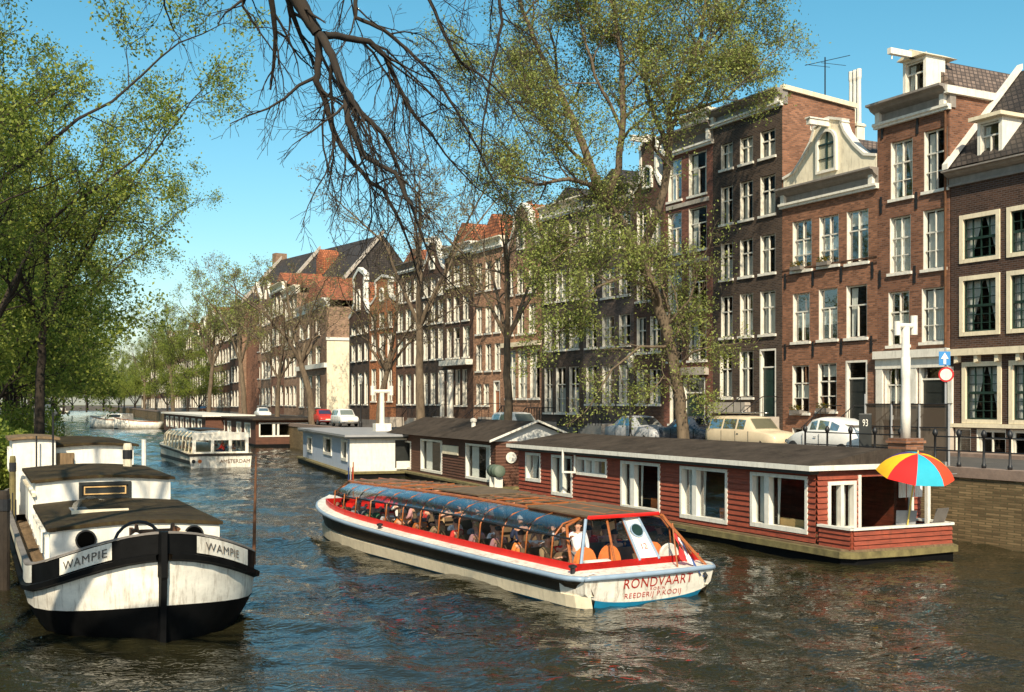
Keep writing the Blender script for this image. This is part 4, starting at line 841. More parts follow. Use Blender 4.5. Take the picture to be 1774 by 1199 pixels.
# roof and ribs
RZ = lambda x: 1.72 + .10*math.sin(min(max(x, 0), 16)/16*math.pi) + (.0 if x < 14 else .02)
RY = lambda x: min(.86, cyw(x)*.52)
def ribpts(x, s=1):
    yb, yr, z0, z1 = cyw(x)*.985, RY(x), zs(x)+.16, RZ(x); ym = yb-.05
    return [(x, s*yb, z0), (x, s*ym, z0+.50), (x, s*(ym-.06), z1-.34), (x, s*(ym-.26), z1-.12), (x, s*yr, z1)]
ribx = [1.35 + 1.03*k for k in range(13)]
for x in ribx:
    for s in (1, -1): MB().tube(ribpts(x, s), .022, 6).obj('rib', M('varnish'), TB, True)
    MB().tube([(x, RY(x), RZ(x)), (x, 0, RZ(x)+.05), (x, -RY(x), RZ(x))], .028, 6).obj('roof_bar', M('varnish'), TB, True)
for s in (1, -1):
    xs2 = [1.1]+ribx[1:]+[14.2]
    MB().tube([(x, s*RY(x), RZ(x)+.01) for x in xs2], .04, 6).obj('roof_rail', M('varnish'), TB)
    MB().tube([(x, s*RY(x)*.45, RZ(x)+.05) for x in xs2], .03, 6).obj('roof_rail', M('varnish'), TB)
    MB().tube([(x, s*(cyw(x)-.10), RZ(x)-.36) for x in [.75]+ribx+[14.2]], .022, 6).obj('window_rail', M('iron'), TB)
    mb = MB()
    for i in range(len(ribx)-1):
        x0, x1 = ribx[i]+.02, ribx[i+1]-.02
        def prof(x): p = ribpts(x, s); return [(p[2][0], p[2][1], p[2][2])] + [tuple(Vector(p[2])*(1-t)+Vector(p[3])*t+Vector((0, s*.05, .03))*(4*t*(1-t))) for t in (.5,)] + [p[3], tuple((Vector(p[3])+Vector(p[4]))/2+Vector((0, s*.02, .02))), p[4]]
        mb.loft([prof(x0), prof((x0+x1)/2), prof(x1)], False, False)
    mb.obj('curved_window', glass_b, TB, True)
    for i in range(len(ribx)-1):
        if i % 3 == 1 and s > 0: continue
        x0, x1 = ribx[i]+.02, ribx[i+1]-.02; a, b = ribpts(x0, s), ribpts(x1, s); MB().loft([a[:3], b[:3]], False, False).obj('side_window', glass_c, TB)
# roof panels: solid ones fore and aft, slatted open panels amidships
def panel(x0, x1, y0, y1, mat, name='roof_panel', dz=.03):
    MB().loft([[(x, y0, RZ(x)+dz), (x, y1, RZ(x)+dz), (x, y1, RZ(x)+dz+.035), (x, y0, RZ(x)+dz+.035)] for x in (x0, (x0+x1)/2, x1)]).obj(name, mat, TB)
panel(.95, 3.4, -.95, .95, M('tan roof')); panel(3.5, 6.9, -.8, -.35, M('tan roof')); panel(6.0, 8.4, -.8, .8, M('tan roof'), dz=.07); panel(10.3, 12.6, -.75, -.1, M('roof felt')); panel(12.6, 13.9, -.6, .6, M('tan roof'))
for k in range(22):
    x = 3.6+k*.44
    if x < 6 or 8.5 < x < 12.5: MB().box(x, x+.05, -RY(x), RY(x), RZ(x)+.045, RZ(x)+.075).obj('slat', M('tan roof' if k % 3 else 'varnish'), TB)
MB().tube([(.95, .97, RZ(1)+.04), (.93, .95, RZ(1)+.03), (.9, 0, RZ(1)+.03), (.93, -.95, RZ(1)+.03)], .045, 6).obj('roof_trim', M('red paint'), TB)
# aft face
def af(y, t): # t 0 bottom .. 1 top
    return (CX0+.03 + (.62)*t*(1-.25*abs(y)/1.5) , y*(1-.30*t), zs(0)+.16 + (RZ(1)-zs(0)-.16)*t)
for y in (1.5, .62, -.02, -.55, -1.5):
    nm, mt = ('corner_post', M('steel blue')) if y == 1.5 else ('frame_bar', M('varnish')); MB().tube([af(y, 0), af(y, .5), af(y, 1)], .035 if y == 1.5 else .028, 6).obj(nm, mt, TB)
MB().tube([(.78, 1.52, zs(0)+.16), (.92, 1.5, 1.25), (1.15, 1.38, RZ(1)-.14), (1.35, RY(1), RZ(1))], .035, 6).obj('rib', M('varnish'), TB)
MB().tube([(.98, -1.05, RZ(1)), (.0, -1.52, .68)], .035, 6).obj('stay', M('varnish'), TB)
for a, b in ((1.5, .62), (.62, .0), (-.55, -1.5)): MB().quad(af(a, .02), af(b, .02), af(b, .97), af(a, .97)).obj('aft_window', glass_c, TB)
a, b, c, d = af(-.02, 0), af(-.55, 0), af(-.55, 1), af(-.02, 1)
pn = MB().add([(p[0]-.03, p[1], p[2]) for p in (a, b, c, d)] + [(p[0]+.02, p[1], p[2]) for p in (a, b, c, d)], [(0, 1, 2, 3), (7, 6, 5, 4), (0, 4, 5, 1), (1, 5, 6, 2), (2, 6, 7, 3), (3, 7, 4, 0)]).obj('number_panel', M('white paint'), TB)
pc = (Vector(a)+Vector(b)+Vector(c)+Vector(d))/4; tl = math.atan2(c[0]-b[0], c[2]-b[2])
ptt = lambda t: (Vector(a)+Vector(b))/2*(1-t) + (Vector(c)+Vector(d))/2*t
q = ptt(.66); o = MB().lathe([(0, -.03), (.12, -.03), (.15, -.035), (.16, 0)], 18, (0, 0, 0), 'y').obj('porthole', M('green paint'), pn); o.location = (q.x-.03, q.y, q.z); o.rotation_euler = (-tl, 0, R(-90))
o = MB().lathe([(.145, -.04), (.17, -.04), (.17, 0), (.145, 0)], 18, (0, 0, 0), 'y', False).obj('porthole_ring', M('steel blue'), pn); o.location = (q.x-.035, q.y, q.z); o.rotation_euler = (-tl, 0, R(-90))
q = ptt(.24); text(TB, '12', .2, redtxt, (q.x-.035, q.y, q.z), (R(90)-tl, 0, R(-90)), 'number')
for k in (0, 1):
    e0 = [Vector(a), Vector(b)][k]; e1 = [Vector(d), Vector(c)][k]; MB().tube([e0+Vector((-.04, 0, 0)), e1+Vector((-.04, 0, 0))], .03, 6).obj('panel_edge', M('steel blue'), pn)
# inside
MB().loft([[(x, cyw(x)*.95, .12), (x, -cyw(x)*.95, .12)] for x in (CX0+.1, 4, 8, 12, 15.1)], False, False).obj('cabin_floor', M('deck wood'), TB)
sm = MB().loft([[(-.22, y, .14) for y in (-.5, .5)] + [(.22, y, .14) for y in (.5, -.5)], [(-.22, y, .52) for y in (-.5, .5)] + [(.22, y, .52) for y in (.5, -.5)]]); sm.box(-.26, -.20, -.45, .45, .5, .92); bench_me = sm.mesh('bench', M('tan roof'))
seats = []
for k in range(12):
    x = 2.2+1.02*k
    for s in (1, -1):
        yy = s*min(.95, cyw(x)-.55)
        if yy*s < .25: continue
        link('bench', bench_me, TB, (x, yy, 0)); seats.append((x, yy))
for y, nm in ((1.0, 'orange cloth'), (.35, 'orange cloth'), (-.85, 'orange cloth')):
    MB().loft([[(.95+.32*math.sin(a)*0+dx, y+.28*math.cos(a), .72+.42*math.sin(a)) for a in [math.pi*k/10 for k in range(11)]] for dx in (0, .12)]).obj('seat_back', M(nm), TB)
lf = MB().loft([[(.62+.1*math.cos(t), .6+.0, .80+.05*math.sin(t)) for t in [i*.785 for i in range(8)]]] + [[(.66+.14*math.cos(t), y, .82+.09*math.sin(t)) for t in [i*.785 for i in range(8)]] for y in (.55, 0.4, .2, 1.15)][:0] + [[(.66+.14*math.cos(t), y, .84+.07*math.sin(t)) for t in [i*.785 for i in range(8)]] for y in (.65, 1.25)]); lf.obj('life_raft', M('white paint'), TB, True)
MB().lathe([(.16, -.03), (.25, -.05), (.27, 0), (.25, .05), (.16, .03)], 20, (0, 0, 0), 'x').obj('life_ring', M('white paint'), TB).location = (.7, -1.05, .86)
# flags
fl = MB(); fl.tube([(-.02, -.72, .6), (-.35+.62, -.80, 1.62)], .018, 6).obj('flagstaff', M('varnish'), TB)
FL = thing('flag', 'red, white and blue flag hanging from the stern staff of the tour boat', 'flag', (c0.x, c0.y, 0), TB.rotation_euler.z)
FL2 = []
for k, (nm, colr) in enumerate((('flag red', (.55, .02, .02)), ('flag white', (.75, .73, .68)), ('flag blue', (.03, .07, .22)))):
    rings = []
    for i in range(9):
        t = i/8; z = 1.52-.62*t; rings.append([(.22-.30*t*.6-.05*k+.05*math.sin(i*1.1+k+j*1.7), -.80-.06*t-(.10+.10*t)*(k+j/3)*(.5+.5*t) , z-.10*(k+j/3)-(.12 if k == 2 else 0)*t) for j in range(4)])
    MB().loft(rings, False, False).obj('stripe', paint(nm, colr, .8), FL, True)
BF = thing('flag', 'small pennant drooping on the bow staff of the tour boat', 'flag', (c0.x, c0.y, 0), TB.rotation_euler.z)
for k, nm in enumerate(('flag red', 'flag white', 'flag blue')):
    MB().loft([[(15.5-.03*j, .1*(k+j/2)*.7, 2.25-.45*t-.05*j) for j in range(3)] for t in (0, .5, 1)], False, False).obj('stripe', PAINT[nm], BF)
MB().tube([(15.5, 0, zs(15.5)), (15.5, 0, 2.3)], .02, 6).obj('flagstaff', M('varnish'), TB)
for s in (1, -1): MB().tube([(14.2, s*RY(14.2), RZ(14)), (14.9, s*cyw(14.9)*.8, 1.35), (15.4, s*.2, zs(15.4)+.15)], .035, 6).obj('frame_bar', M('rust'), TB)
m = MB(); m.quad((14.2, RY(14.2), RZ(14)), (14.2, -RY(14.2), RZ(14)), (15.3, -.2, zs(15)+.2), (15.3, .2, zs(15)+.2)).obj('fore_window', glass_c, TB)
# ================================================================ SECOND TOUR BOAT (white)
Pn = G(383, 812); T2 = thing('tour_boat', 'white tour boat with three big stern windows, smaller and farther off, behind the barge', 'tour boat', (Pn[0], Pn[1], 0), math.atan2(.90, -.43))
def hb2(x): return 2.0 if x < 11 else max(.12, 2.0*(1-((x-11)/6.5)**2.2)**.8) if x < 17.4 else .12
X2 = [0, 2, 5, 8, 11, 12.5, 14, 15.2, 16.2, 17, 17.4]
strip('hull', lambda x: [(hb2(x), .95+.02*x), (hb2(x)-.03, .5), (hb2(x)-.1, 0), (0, -.2)], M('white hull'), X2, par=T2)
strip('rubbing_strake', lambda x: [(hb2(x)+.06, .98+.02*x), (hb2(x)+.06, .82+.02*x), (hb2(x)-.01, .80+.02*x)], M('brown hull'), X2, par=T2)
strip('boot_top', lambda x: [(hb2(x)-.0, .55), (hb2(x)-.02, .3)], M('brown hull'), X2, par=T2)
strip('deck', lambda x: [(hb2(x)+.06, .98+.02*x), (0, 1.0+.02*x)], M('cream paint'), X2, par=T2)
MB().quad((0, -2, .96), (0, 2, .96), (0, 1.9, 0), (0, -1.9, 0)).obj('transom', M('white hull'), T2)
MB().box(-.06, .02, -2.05, 2.05, .84, .98).obj('stern_strake', M('brown hull'), T2)
text(T2, 'AMSTERDAM', .34, M('rust'), (-.02, -.9, .36), (R(90), 0, R(-90)), 'lettering'); MB().lathe([(0, -.03), (.12, -.03), (.12, 0)], 12, (0, 0, 0), 'x').obj('porthole', M('iron'), T2).location = (-.01, 1.75, .5)
MB().lathe([(0, -.03), (.12, -.03), (.12, 0)], 12, (0, 0, 0), 'x').obj('emblem', M('orange cloth'), T2).location = (-.01, 1.35, .5)
cab = lambda x: min(1.75, hb2(x)-.25)
for s in (1, -1):
    for k in range(10):
        x = .5+1.35*k; MB().tube([(x, s*cab(x), 1.0), (x+.02, s*(cab(x)-.12), 2.0), (x, s*(cab(x)-.45), 2.3)], .06, 5).obj('post', M('cream paint'), T2)
    MB().loft([[(x, s*cab(x)*.99, 1.0), (x, s*(cab(x)-.12)*.99, 2.0)] for x in (.5, 5, 9, 12.6)], False, False).obj('side_window', glass, T2)
    MB().loft([[(x, s*(cab(x)-.12), 2.0), (x, s*(cab(x)-.5), 2.31)] for x in (.5, 5, 9, 12.6)], False, False).obj('curved_window', glass_b, T2)
MB().loft([[(x, cab(x)-.48, 2.3), (x, 0, 2.42), (x, -cab(x)+.48, 2.3), (x, -cab(x)+.48, 2.25), (x, cab(x)-.48, 2.25)] for x in (.1, 4, 9, 12.8)]).obj('roof', M('white paint'), T2)
MB().box(3, 9, -.8, .8, 2.42, 2.5).obj('roof_panel', M('brown hull'), T2)
m = MB(); ops = [(.22, 1.18, .12, .86), (1.38, 2.32, .12, .86), (2.52, 3.40, .12, .86)]; wall(m, 0, 3.6, 0, 1.36, ops, rev=.06); o = m.obj('stern_wall', M('white paint'), T2); o.location = (.12, 1.8, .98); o.rotation_euler = (0, 0, R(-90))
for a, b, c, d in ops: MB().quad((a, .04, c), (b, .04, c), (b, .04, d), (a, .04, d)).obj('pane', glass_c, o)
# ================================================================ BARGE
bd = Vector((-.425, .905)).normalized(); B0 = Vector((-6.1, 20.1)); BG = thing('barge', 'dutch motor barge with white-panelled black bow moored at the left bank', 'barge', (B0.x, B0.y, 0), math.atan2(bd.y, bd.x))
# local +x aft, +y to the left as seen
BL = 27.0
def bw(s, k=1.0):
    s = max(s, 0)
    if s >= 2.8: return 2.12*k if s < 22 else 2.12*k*math.sqrt(max(.02, 1-((s-22)/5.2)**2))
    return max(.06, 2.12*k*(1-(1-s/2.8)**2.3)**.62)
bx = [0, .05, .15, .35, .6, .95, 1.4, 2.0, 2.8, 4, 6, 9, 13, 18, 22, 24, 25.5, 26.5, 27]
zg = lambda s: 1.16 + .84*math.exp(-(s/1.3)**1.2)          # bulwark top
zr_ = lambda s: zg(s) - (.34 - .0*s)                       # rub rail top
zw = lambda s: .62 if s < 30 else .62
def bstrip(name, pts, mat, xs=bx, sides=(1, -1), par=None, smooth=True):
    mb = MB()
    for sg in sides: mb.loft([[(x+dx, sg*y, z) for dx, y, z in pts(x)] for x in xs], False, False)
    return mb.obj(name, mat, par or BG, smooth)
bstrip('bulwark', lambda s: [(0, bw(s), zg(s)), (.02, bw(s)-.01, zr_(s)-.02)], M('black hull'))
bstrip('bulwark_inside', lambda s: [(.08, max(.0, bw(s)-.08), zg(s)), (.08, max(0, bw(s)-.08), zr_(s)-.2)], M('deck wood'))
bstrip('rail_cap', lambda s: [(-.01, bw(s)+.015, zg(s)+.0), (-.01, bw(s)+.015, zg(s)+.04), (.1, max(0, bw(s)-.10), zg(s)+.04)], M('dark stone'))
bstrip('rub_rail', lambda s: [(0, bw(s), zr_(s)), (-.09, bw(s)+.08, zr_(s)-.02), (-.08, bw(s)+.07, zr_(s)-.11), (.02, bw(s)-.02, zr_(s)-.15)], M('black hull'), smooth=False)
bstrip('white_band', lambda s: [(.02, bw(s)-.02, zr_(s)-.15), (.03, bw(s, 1.0)-.025, (zr_(s)+.5)/2), (.05, bw(s, .995)-.04, .45+.28*math.exp(-s/1.5))], M('white hull'))
bstrip('hull', lambda s: [(.05, bw(s, .995)-.04, .45+.28*math.exp(-s/1.5)), (.16, bw(s, .97)-.10, .25), (.34, max(.02, bw(s, .9)-.22), -.2)], M('black hull'))
bstrip('deck', lambda s: [(.05, max(0, bw(s)-.05), min(1.02, zr_(s)-.08)), (.1, 0, min(1.02, zr_(s)-.06))], M('deck wood'))
# stem
MB().loft([[(-.12, .05, z), (-.12, -.05, z), (.10, -.11, z), (.10, .11, z)] if z > 1.2 else [(-.10+(1.2-z)*.12, .05, z), (-.10+(1.2-z)*.12, -.05, z), (.2+(1.2-z)*.12, -.11, z), (.2+(1.2-z)*.12, .11, z)] for z in (-.2, .5, 1.2, 1.25, 2.04)]).obj('stem', M('black hull'), BG)
def hull_panel(name, s0, s1, side, z0f, z1f, mat, off=.012, slant=0):
    rings = []; n = 9
    for i in range(n): s = s0+(s1-s0)*i/(n-1); rings.append([(s-off, side*(bw(s)+off), z0f(s)), (s-off, side*(bw(s)+off), z1f(s))])
    return MB().loft(rings, False, False).obj(name, mat, BG, True)
nb = [hull_panel('name_board', .28, 1.02, 1, lambda s: zr_(s)+.02, lambda s: zg(s)-.02, M('white hull')), hull_panel('name_board', .16, 1.15, -1, lambda s: zr_(s)+.02, lambda s: zg(s)-.02, M('white hull'))]
hull_panel('bulwark_panel', 1.95, 3.6, 1, lambda s: zr_(s)+.02, lambda s: zg(s)-.0, M('white hull')); hull_panel('bulwark_panel', 3.7, 14, 1, lambda s: zr_(s)+.16, lambda s: zg(s)-.0, M('cream paint'))
def hull_at(side, s_mid, zoff):
    def f_(u, v, w_):
        n_ = 12; s = s_mid; du = u*side*-1/n_      # walk along the plan curve
        for _ in range(n_): slope = (bw(s+.01)-bw(s-.01))/.02; s += du/math.hypot(1, slope)
        return (s-.022-abs(w_), side*(bw(s)+.02+abs(w_)), zr_(s)+zoff+v)
    return f_
wrap_text(BG, 'WAMPIE', .21, M('dark stone'), hull_at(1, .60, .09), 1.1, 1.1); wrap_text(BG, 'WAMPIE', .21, M('dark stone'), hull_at(-1, .50, .09), 1.1, 1.1)
# winch, anchor chain, hoop on the bow
wn = MB().lathe([(.10, -.35), (.22, -.34), (.22, -.3), (.12, -.28), (.12, .28), (.22, .3), (.22, .34), (.10, .35)], 14, (1.05, 0, 1.86), 'y'); wn.box(.8, 1.3, -.42, -.36, 1.1, 2.0).box(.8, 1.3, .36, .42, 1.1, 2.0); wn.obj('winch', M('rust'), BG)
MB().tube([(.6, .35+.42*math.cos(a), 1.72+.45*math.sin(a)) for a in [math.pi*k/10 for k in range(11)]], .03, 6).obj('hoop', M('iron'), BG)
for k, (x, y, z) in enumerate(((.30, .42, 1.92), (.42, .6, 1.84), (.25, -.36, 1.94), (.36, -.52, 1.88))): MB().lathe([(.02, -.09), (.08, -.05), (.09, 0), (.08, .05), (.02, .09)], 8, (x, y, z)).obj('fender', M(['white paint', 'lead', 'cream paint', 'iron'][k]), BG)
MB().lathe([(.30, 0), (.33, .2), (.30, .5), (.2, .62), (0, .64)], 14, (1.1, -.25, 1.25)).obj('canvas_cover', M('rust'), BG, True)
MB().tube([(1.9, -2.0, 1.1), (1.92, -2.05, ZA(795, 21.7))], [.04, .018], 8).obj('mooring_pole', M('rust'), BG)
for k, (s, y, z) in enumerate(((.5, .75, 1.5), (.55, -.7, 1.48), (1.5, .9, 1.25), (1.6, -.9, 1.25), (2.2, .2, 1.2))): MB().lathe([(.05, 0), (.12, .02), (.11, .2), (.15, .22), (.15, .27), (.05, .3)], 10, (s, y, z-.15)).obj('bitt', M(['iron', 'white paint', 'rust', 'lead', 'iron'][k]), BG)
for s, z in ((-.62, .9), (.35, .8)): pass
for sd in (1, -1):
    for k, s in enumerate((9.5, 14.0) if sd < 0 else ()):
        MB().lathe([(.16, -.09), (.30, -.09), (.34, 0), (.30, .09), (.16, .09), (.16, -.09)], 16, (s, sd*2.28, .62), 'y', False).obj('tyre_fender', M('rubber'), BG, True)
MB().tube([(.75+.22*math.cos(a)*(1-a*.01), -.35+.22*math.sin(a), 1.2+.012*a) for a in [k*.5 for k in range(40)]], .022, 5).obj('rope_coil', M('curtain'), BG)
# cabins
def cabin(s0, s1, y0, y1, z0, z1, camber, roofm, over=.1, walls='white paint', fops=(), name='cabin', th=.07):
    m = MB(); n = 8; top = [(y1+(y0-y1)*k/n, z1+camber*math.sin(math.pi*k/n)) for k in range(n+1)]
    for s in (s1,): m.add([(s, y, z) for y, z in top] + [(s, y0, z0), (s, y1, z0)], [tuple(range(n+3))])
    m.quad((s0, y1, z0), (s1, y1, z0), (s1, y1, z1), (s0, y1, z1)).quad((s0, y0, z0), (s1, y0, z0), (s1, y0, z1), (s0, y0, z1))
    # front wall with openings, seen from -x : local u from y1 (left) to y0 (right)
    fw_ = MB(); wall(fw_, 0, y1-y0, z0, z1, list(fops), rev=.08); vs = [(s0+y, y1-x, z) for x, y, z in fw_.v]; m.add(vs, fw_.f)
    m.add([(s0, y, z) for y, z in top], [tuple(range(n+1))])
    o = m.obj(name, M(walls), BG)
    rt = [(y1+over+(y0-y1-2*over)*k/n, z1+.01+camber*math.sin(math.pi*k/n)) for k in range(n+1)]
    MB().loft([[(s, y, z) for y, z in rt] + [(s, y, z+th) for y, z in rt[::-1]] for s in (s0-over, s1)]).obj('roof', roofm, o)
    return o
c1 = cabin(3.9, 9.8, -1.72, 1.62, .95, 1.70, .10, M('boat roof'), .06)
for y in (.95, -1.18):
    o = MB().lathe([(.175, -.02), (.175, .0)], 20, (0, 0, 0), 'x').obj('porthole', M('void'), c1); o.location = (3.885, y, 1.52)
    MB().lathe([(.172, -.03), (.205, -.03), (.205, 0)], 20, (0, 0, 0), 'x', False).obj('porthole_ring', M('iron'), c1).location = (3.88, y, 1.52)
for s in (4.2, 5.7, 7.2, 8.5):
    o = flat_window(c1, 0, 0, .95, .5, [(.45, .55)], fr=.07); o.location = (s+.95, 1.64, 1.08); o.rotation_euler.z = R(180)
sk = MB().box(6.3, 7.7, -.1, 1.0, 1.78, 1.86).obj('skylight', M('lead'), c1); MB().loft([[(s, .45+.5*math.cos(a), 1.86+.26*math.sin(a)) for a in [math.pi*k/8 for k in range(9)]] for s in (6.4, 7.6)]).obj('skylight_glass', glass_c, sk)
MB().box(6.2, 6.28, -.15, 1.05, 1.78, 1.92).obj('skylight_sill', M('cream paint'), sk)
c2 = cabin(9.8, 15.6, -1.60, 1.62, .95, 2.30, .10, M('boat roof'), .1, fops=[(1.05, 2.2, 1.92, 2.22)])
o = MB().box(0, 1.25, -.05, 0, 0, .06).box(0, 1.25, -.05, 0, .34, .42).box(0, .07, -.05, 0, .06, .34).box(1.18, 1.25, -.05, 0, .06, .34).box(.07, 1.18, .02, .03, .06, .34).obj('window', M('dark paint'), c2); o.location = (9.8, 1.62-1.0, 1.88); o.rotation_euler.z = R(-90)
MB().box(.12, 1.13, -.015, .0, .1, .13).box(.12, 1.13, -.015, 0, .28, .31).box(.12, .15, -.015, 0, .13, .28).box(1.10, 1.13, -.015, 0, .13, .28).obj('frame', M('ochre curtain'), o)
for s in (10.1, 11.3): o = flat_window(c2, 0, 0, .6, .95, [], fr=.08); o.location = (s+.6, 1.64, 1.15); o.rotation_euler.z = R(180)
MB().box(9.7, 15.6, 1.62, 1.70, 1.98, 2.05).obj('gutter', M('cream paint'), c2)
c3 = cabin(16.9, 24.5, -1.55, .75, .95, 2.9, .08, M('boat roof'), .15)
c4_ = cabin(16.5, 19.5, .75, 1.95, .95, 3.15, .05, M('deck wood'), .12, name='wheelhouse')
for s in (17.0, 18.2): o = flat_window(c4_, 0, 0, .8, .7, [], fr=.07); o.location = (s+.8, 1.97, 2.2); o.rotation_euler.z = R(180)
MB().box(16.85, 16.9, .2, .7, 1.5, 2.75).obj('door', M('deck wood'), c3)
for s in (12, 14.5, 15.9): MB().tube([(s, 2.0, 1.1), (s, 2.0, 1.75)], .02, 5).obj('stanchion', M('iron'), BG)
MB().tube([(16.0, -1.75, .9), (16.0, -1.75, 3.15)], .07, 8).obj('post', M('white paint'), BG)
MB().tube([(15.2, .9, 2.35), (15.2, .9, 4.0)], .03, 6).obj('chimney_pipe', M('iron'), BG); MB().tube([(16.2, 1.3, 1.0), (16.2, 1.3, 3.3)], .025, 6).obj('mast', M('iron'), BG)
# ================================================================ CARS
car_glass = glassm('car glass', (.45, .5, .5), .6, .03)
wheel_me = MB().lathe([(.12, -.09), (.26, -.10), (.31, -.06), (.31, .06), (.26, .10), (.12, .09)], 16, (0, 0, 0), 'y').mesh('tyre', M('rubber'), True)
rim_me = MB().lathe([(0, -.105), (.10, -.10), (.17, -.085), (.17, .085), (.10, .10), (0, .105)], 14, (0, 0, 0), 'y').mesh('rim', M('chrome'), True)
# stations: x, half width low, z bottom, z shoulder, half width at roof, z roof
CARS = {
 'beetle': [(-2.02, .35, .40, .62, .2, .66), (-1.9, .62, .30, .78, .3, .86), (-1.55, .74, .25, .92, .5, 1.08), (-1.1, .77, .25, .98, .6, 1.30), (-.6, .77, .25, 1.0, .62, 1.46), (0, .77, .25, 1.0, .62, 1.50), (.45, .77, .25, .99, .60, 1.42), (.78, .76, .25, .96, .56, 1.02), (1.3, .72, .27, .86, .4, .92), (1.75, .6, .32, .68, .3, .74), (2.0, .35, .4, .52, .2, .55)],
 'estate': [(-2.2, .60, .35, .80, .5, .84), (-2.12, .74, .28, .88, .58, 1.38), (-1.9, .78, .26, .90, .60, 1.46), (-1.0, .79, .25, .91, .61, 1.48), (-.1, .79, .25, .91, .61, 1.48), (.45, .79, .25, .90, .60, 1.44), (.95, .78, .25, .89, .60, .93), (1.6, .76, .27, .84, .55, .87), (2.1, .72, .3, .74, .5, .78), (2.2, .6, .38, .6, .5, .62)],
 'saloon': [(-2.1, .60, .38, .70, .5, .72), (-2.0, .74, .28, .84, .6, .88), (-1.45, .77, .26, .90, .6, .94), (-.9, .78, .25, .91, .59, 1.38), (-.3, .79, .25, .91, .60, 1.42), (.3, .79, .25, .90, .60, 1.38), (.85, .78, .25, .89, .60, .93), (1.5, .76, .27, .84, .55, .87), (2.0, .72, .3, .74, .5, .78), (2.1, .6, .38, .58, .5, .6)]}
def car(kind, label, body, loc, rz, group='cars parked along the quay', name='parked_car'):
    t = thing(name, label, 'car', loc, rz, group); st = CARS[kind]; rings = []
    for x, w, zb, zs_, wr, zt in st:
        zm = (zb+zs_)/2; k = wr if zt > zs_+.12 else (w*.92+wr)/2
        h = [(w*.9, zb), (w, zb+.12), (w*1.02, zm), (w, zs_-.03), (w*.965, zs_+.01), (k*1.0, zt-.07), (k*.86, zt-.01), (k*.4, zt+.015)]
        if zt < zs_+.12: h[5] = (w*.88, (zs_+zt)/2+.01); h[6] = (k*.7, zt-.005)
        rings.append([(x, y, z) for y, z in h] + [(x, -y, z) for y, z in h[::-1]])
    MB().loft(rings).obj('body', body, t, True)
    gi = [i for i, s in enumerate(st) if s[5] > s[3]+.2]; g0, g1 = gi[0], gi[-1]
    def sp(i, s, tt):  # point on greenhouse side
        x, w, zb, zs_, wr, zt = st[i]; return (x, s*((w*.965)*(1-tt)+wr*tt+.012), (zs_+.01)*(1-tt)+(zt-.07)*tt)
    mm = MB()
    for s in (1, -1):
        for i in range(g0, g1):
            a, b, c, d = Vector(sp(i, s, .1)), Vector(sp(i+1, s, .1)), Vector(sp(i+1, s, .92)), Vector(sp(i, s, .92)); e = .06 if kind != 'x' else 0; u = (b-a).normalized()*.05
            mm.quad(a+u, b-u, c-u, d+u)
    def cross(i, j):
        xa, wa, _, za, ra, ta = st[i]; xb, wb, _, zb2, rb_, tb2 = st[j]; off = .015 if xa < xb else .015
        lo = i if st[i][5] < st[j][5] else j; hi = j if lo == i else i
        L_, H_ = st[lo], st[hi]; zl, zh = max(L_[5], L_[3])+.04, H_[5]-.07; sgn = 1 if L_[0] > H_[0] else -1
        mm.quad((L_[0]+sgn*.01-sgn*.03, -L_[1]*.72, zl+.03), (L_[0]-sgn*.02, L_[1]*.72, zl+.03), (H_[0]+sgn*.07, H_[4]*.86, zh+.03), (H_[0]+sgn*.07, -H_[4]*.86, zh+.03))
    cross(g1+1, g1); cross(g0-1, g0)
    mm.obj('windows', car_glass, t)
    for x in (-1.25, 1.3):
        for s in (1, -1):
            w = link('wheel', wheel_me, t, (x, s*.68, .31)); link('rim', rim_me, w)
    xe = st[-1][0]; zf = st[-2][3]
    for s in (1, -1):
        MB().lathe([(0, .06), (.07, .05), (.085, 0), (.085, -.05)], 10, (xe-.12, s*.52, zf-.10), 'x').obj('headlight', M('chrome'), t)
    for x in (xe+.05, st[0][0]-.05): MB().tube([(x-.08*(1 if x > 0 else -1), -.74, .42), (x, -.6, .42), (x, .6, .42), (x-.08*(1 if x > 0 else -1), .74, .42)], .045, 6).obj('bumper', M('chrome'), t)
    for s in (1, -1):
        for x in ((-.15, .72) if kind == 'beetle' else (-1.0, -.1, .72)): MB().box(x-.006, x+.006, s*.806-.006, s*.806+.006, .34, .9).obj('door_seam', M('rubber'), t)
        MB().box(-.02 if kind == 'beetle' else .0, .12, s*.815-.012, s*.815+.012, .78, .80).obj('door_handle', M('chrome'), t)
    for x in (st[0][0]-.1, st[-1][0]+.1): MB().box(x-.01, x+.01, -.24, .24, .46, .57).obj('number_plate', M('cream paint'), t)
    return t
def on_quay(px, off, z=ZQ, near=None):
    # point on the street whose picture column is px, off metres inland from the quay edge
    c = 31.98 + off*1.1276; dx = (px-CX)/F; Y = c/(dx+.521)
    if Y > YQ: Y = (31.98+off*1.1-.521*YQ+.385*YQ)/(dx+.385)
    return (dx*Y, Y, z)
qa = fac1.rz
p = on_quay(1442, 1.7); car('beetle', 'rounded white small car behind the red houseboat roof', paint('car white', (.78, .76, .70), .25), p, qa+math.pi)
p = on_quay(1303, 2.0); e = car('estate', 'cream estate car with roof rack left of the rounded white car', paint('car cream', (.62, .50, .33), .3), p, qa)
rk = MB()
for x in (-1.2, -.4, .3): rk.tube([(x, -.5, 1.62), (x, .5, 1.62)], .02, 5)
for s in (.5, -.5): rk.tube([(-1.3, s, 1.62), (.4, s, 1.62)], .02, 5)
rk.obj('roof_rack', M('chrome'), e)
car('saloon', 'pale grey saloon car parked under the leafy tree left of its trunk', paint('car grey', (.42, .42, .42), .3), on_quay(1110, 2.2), qa)
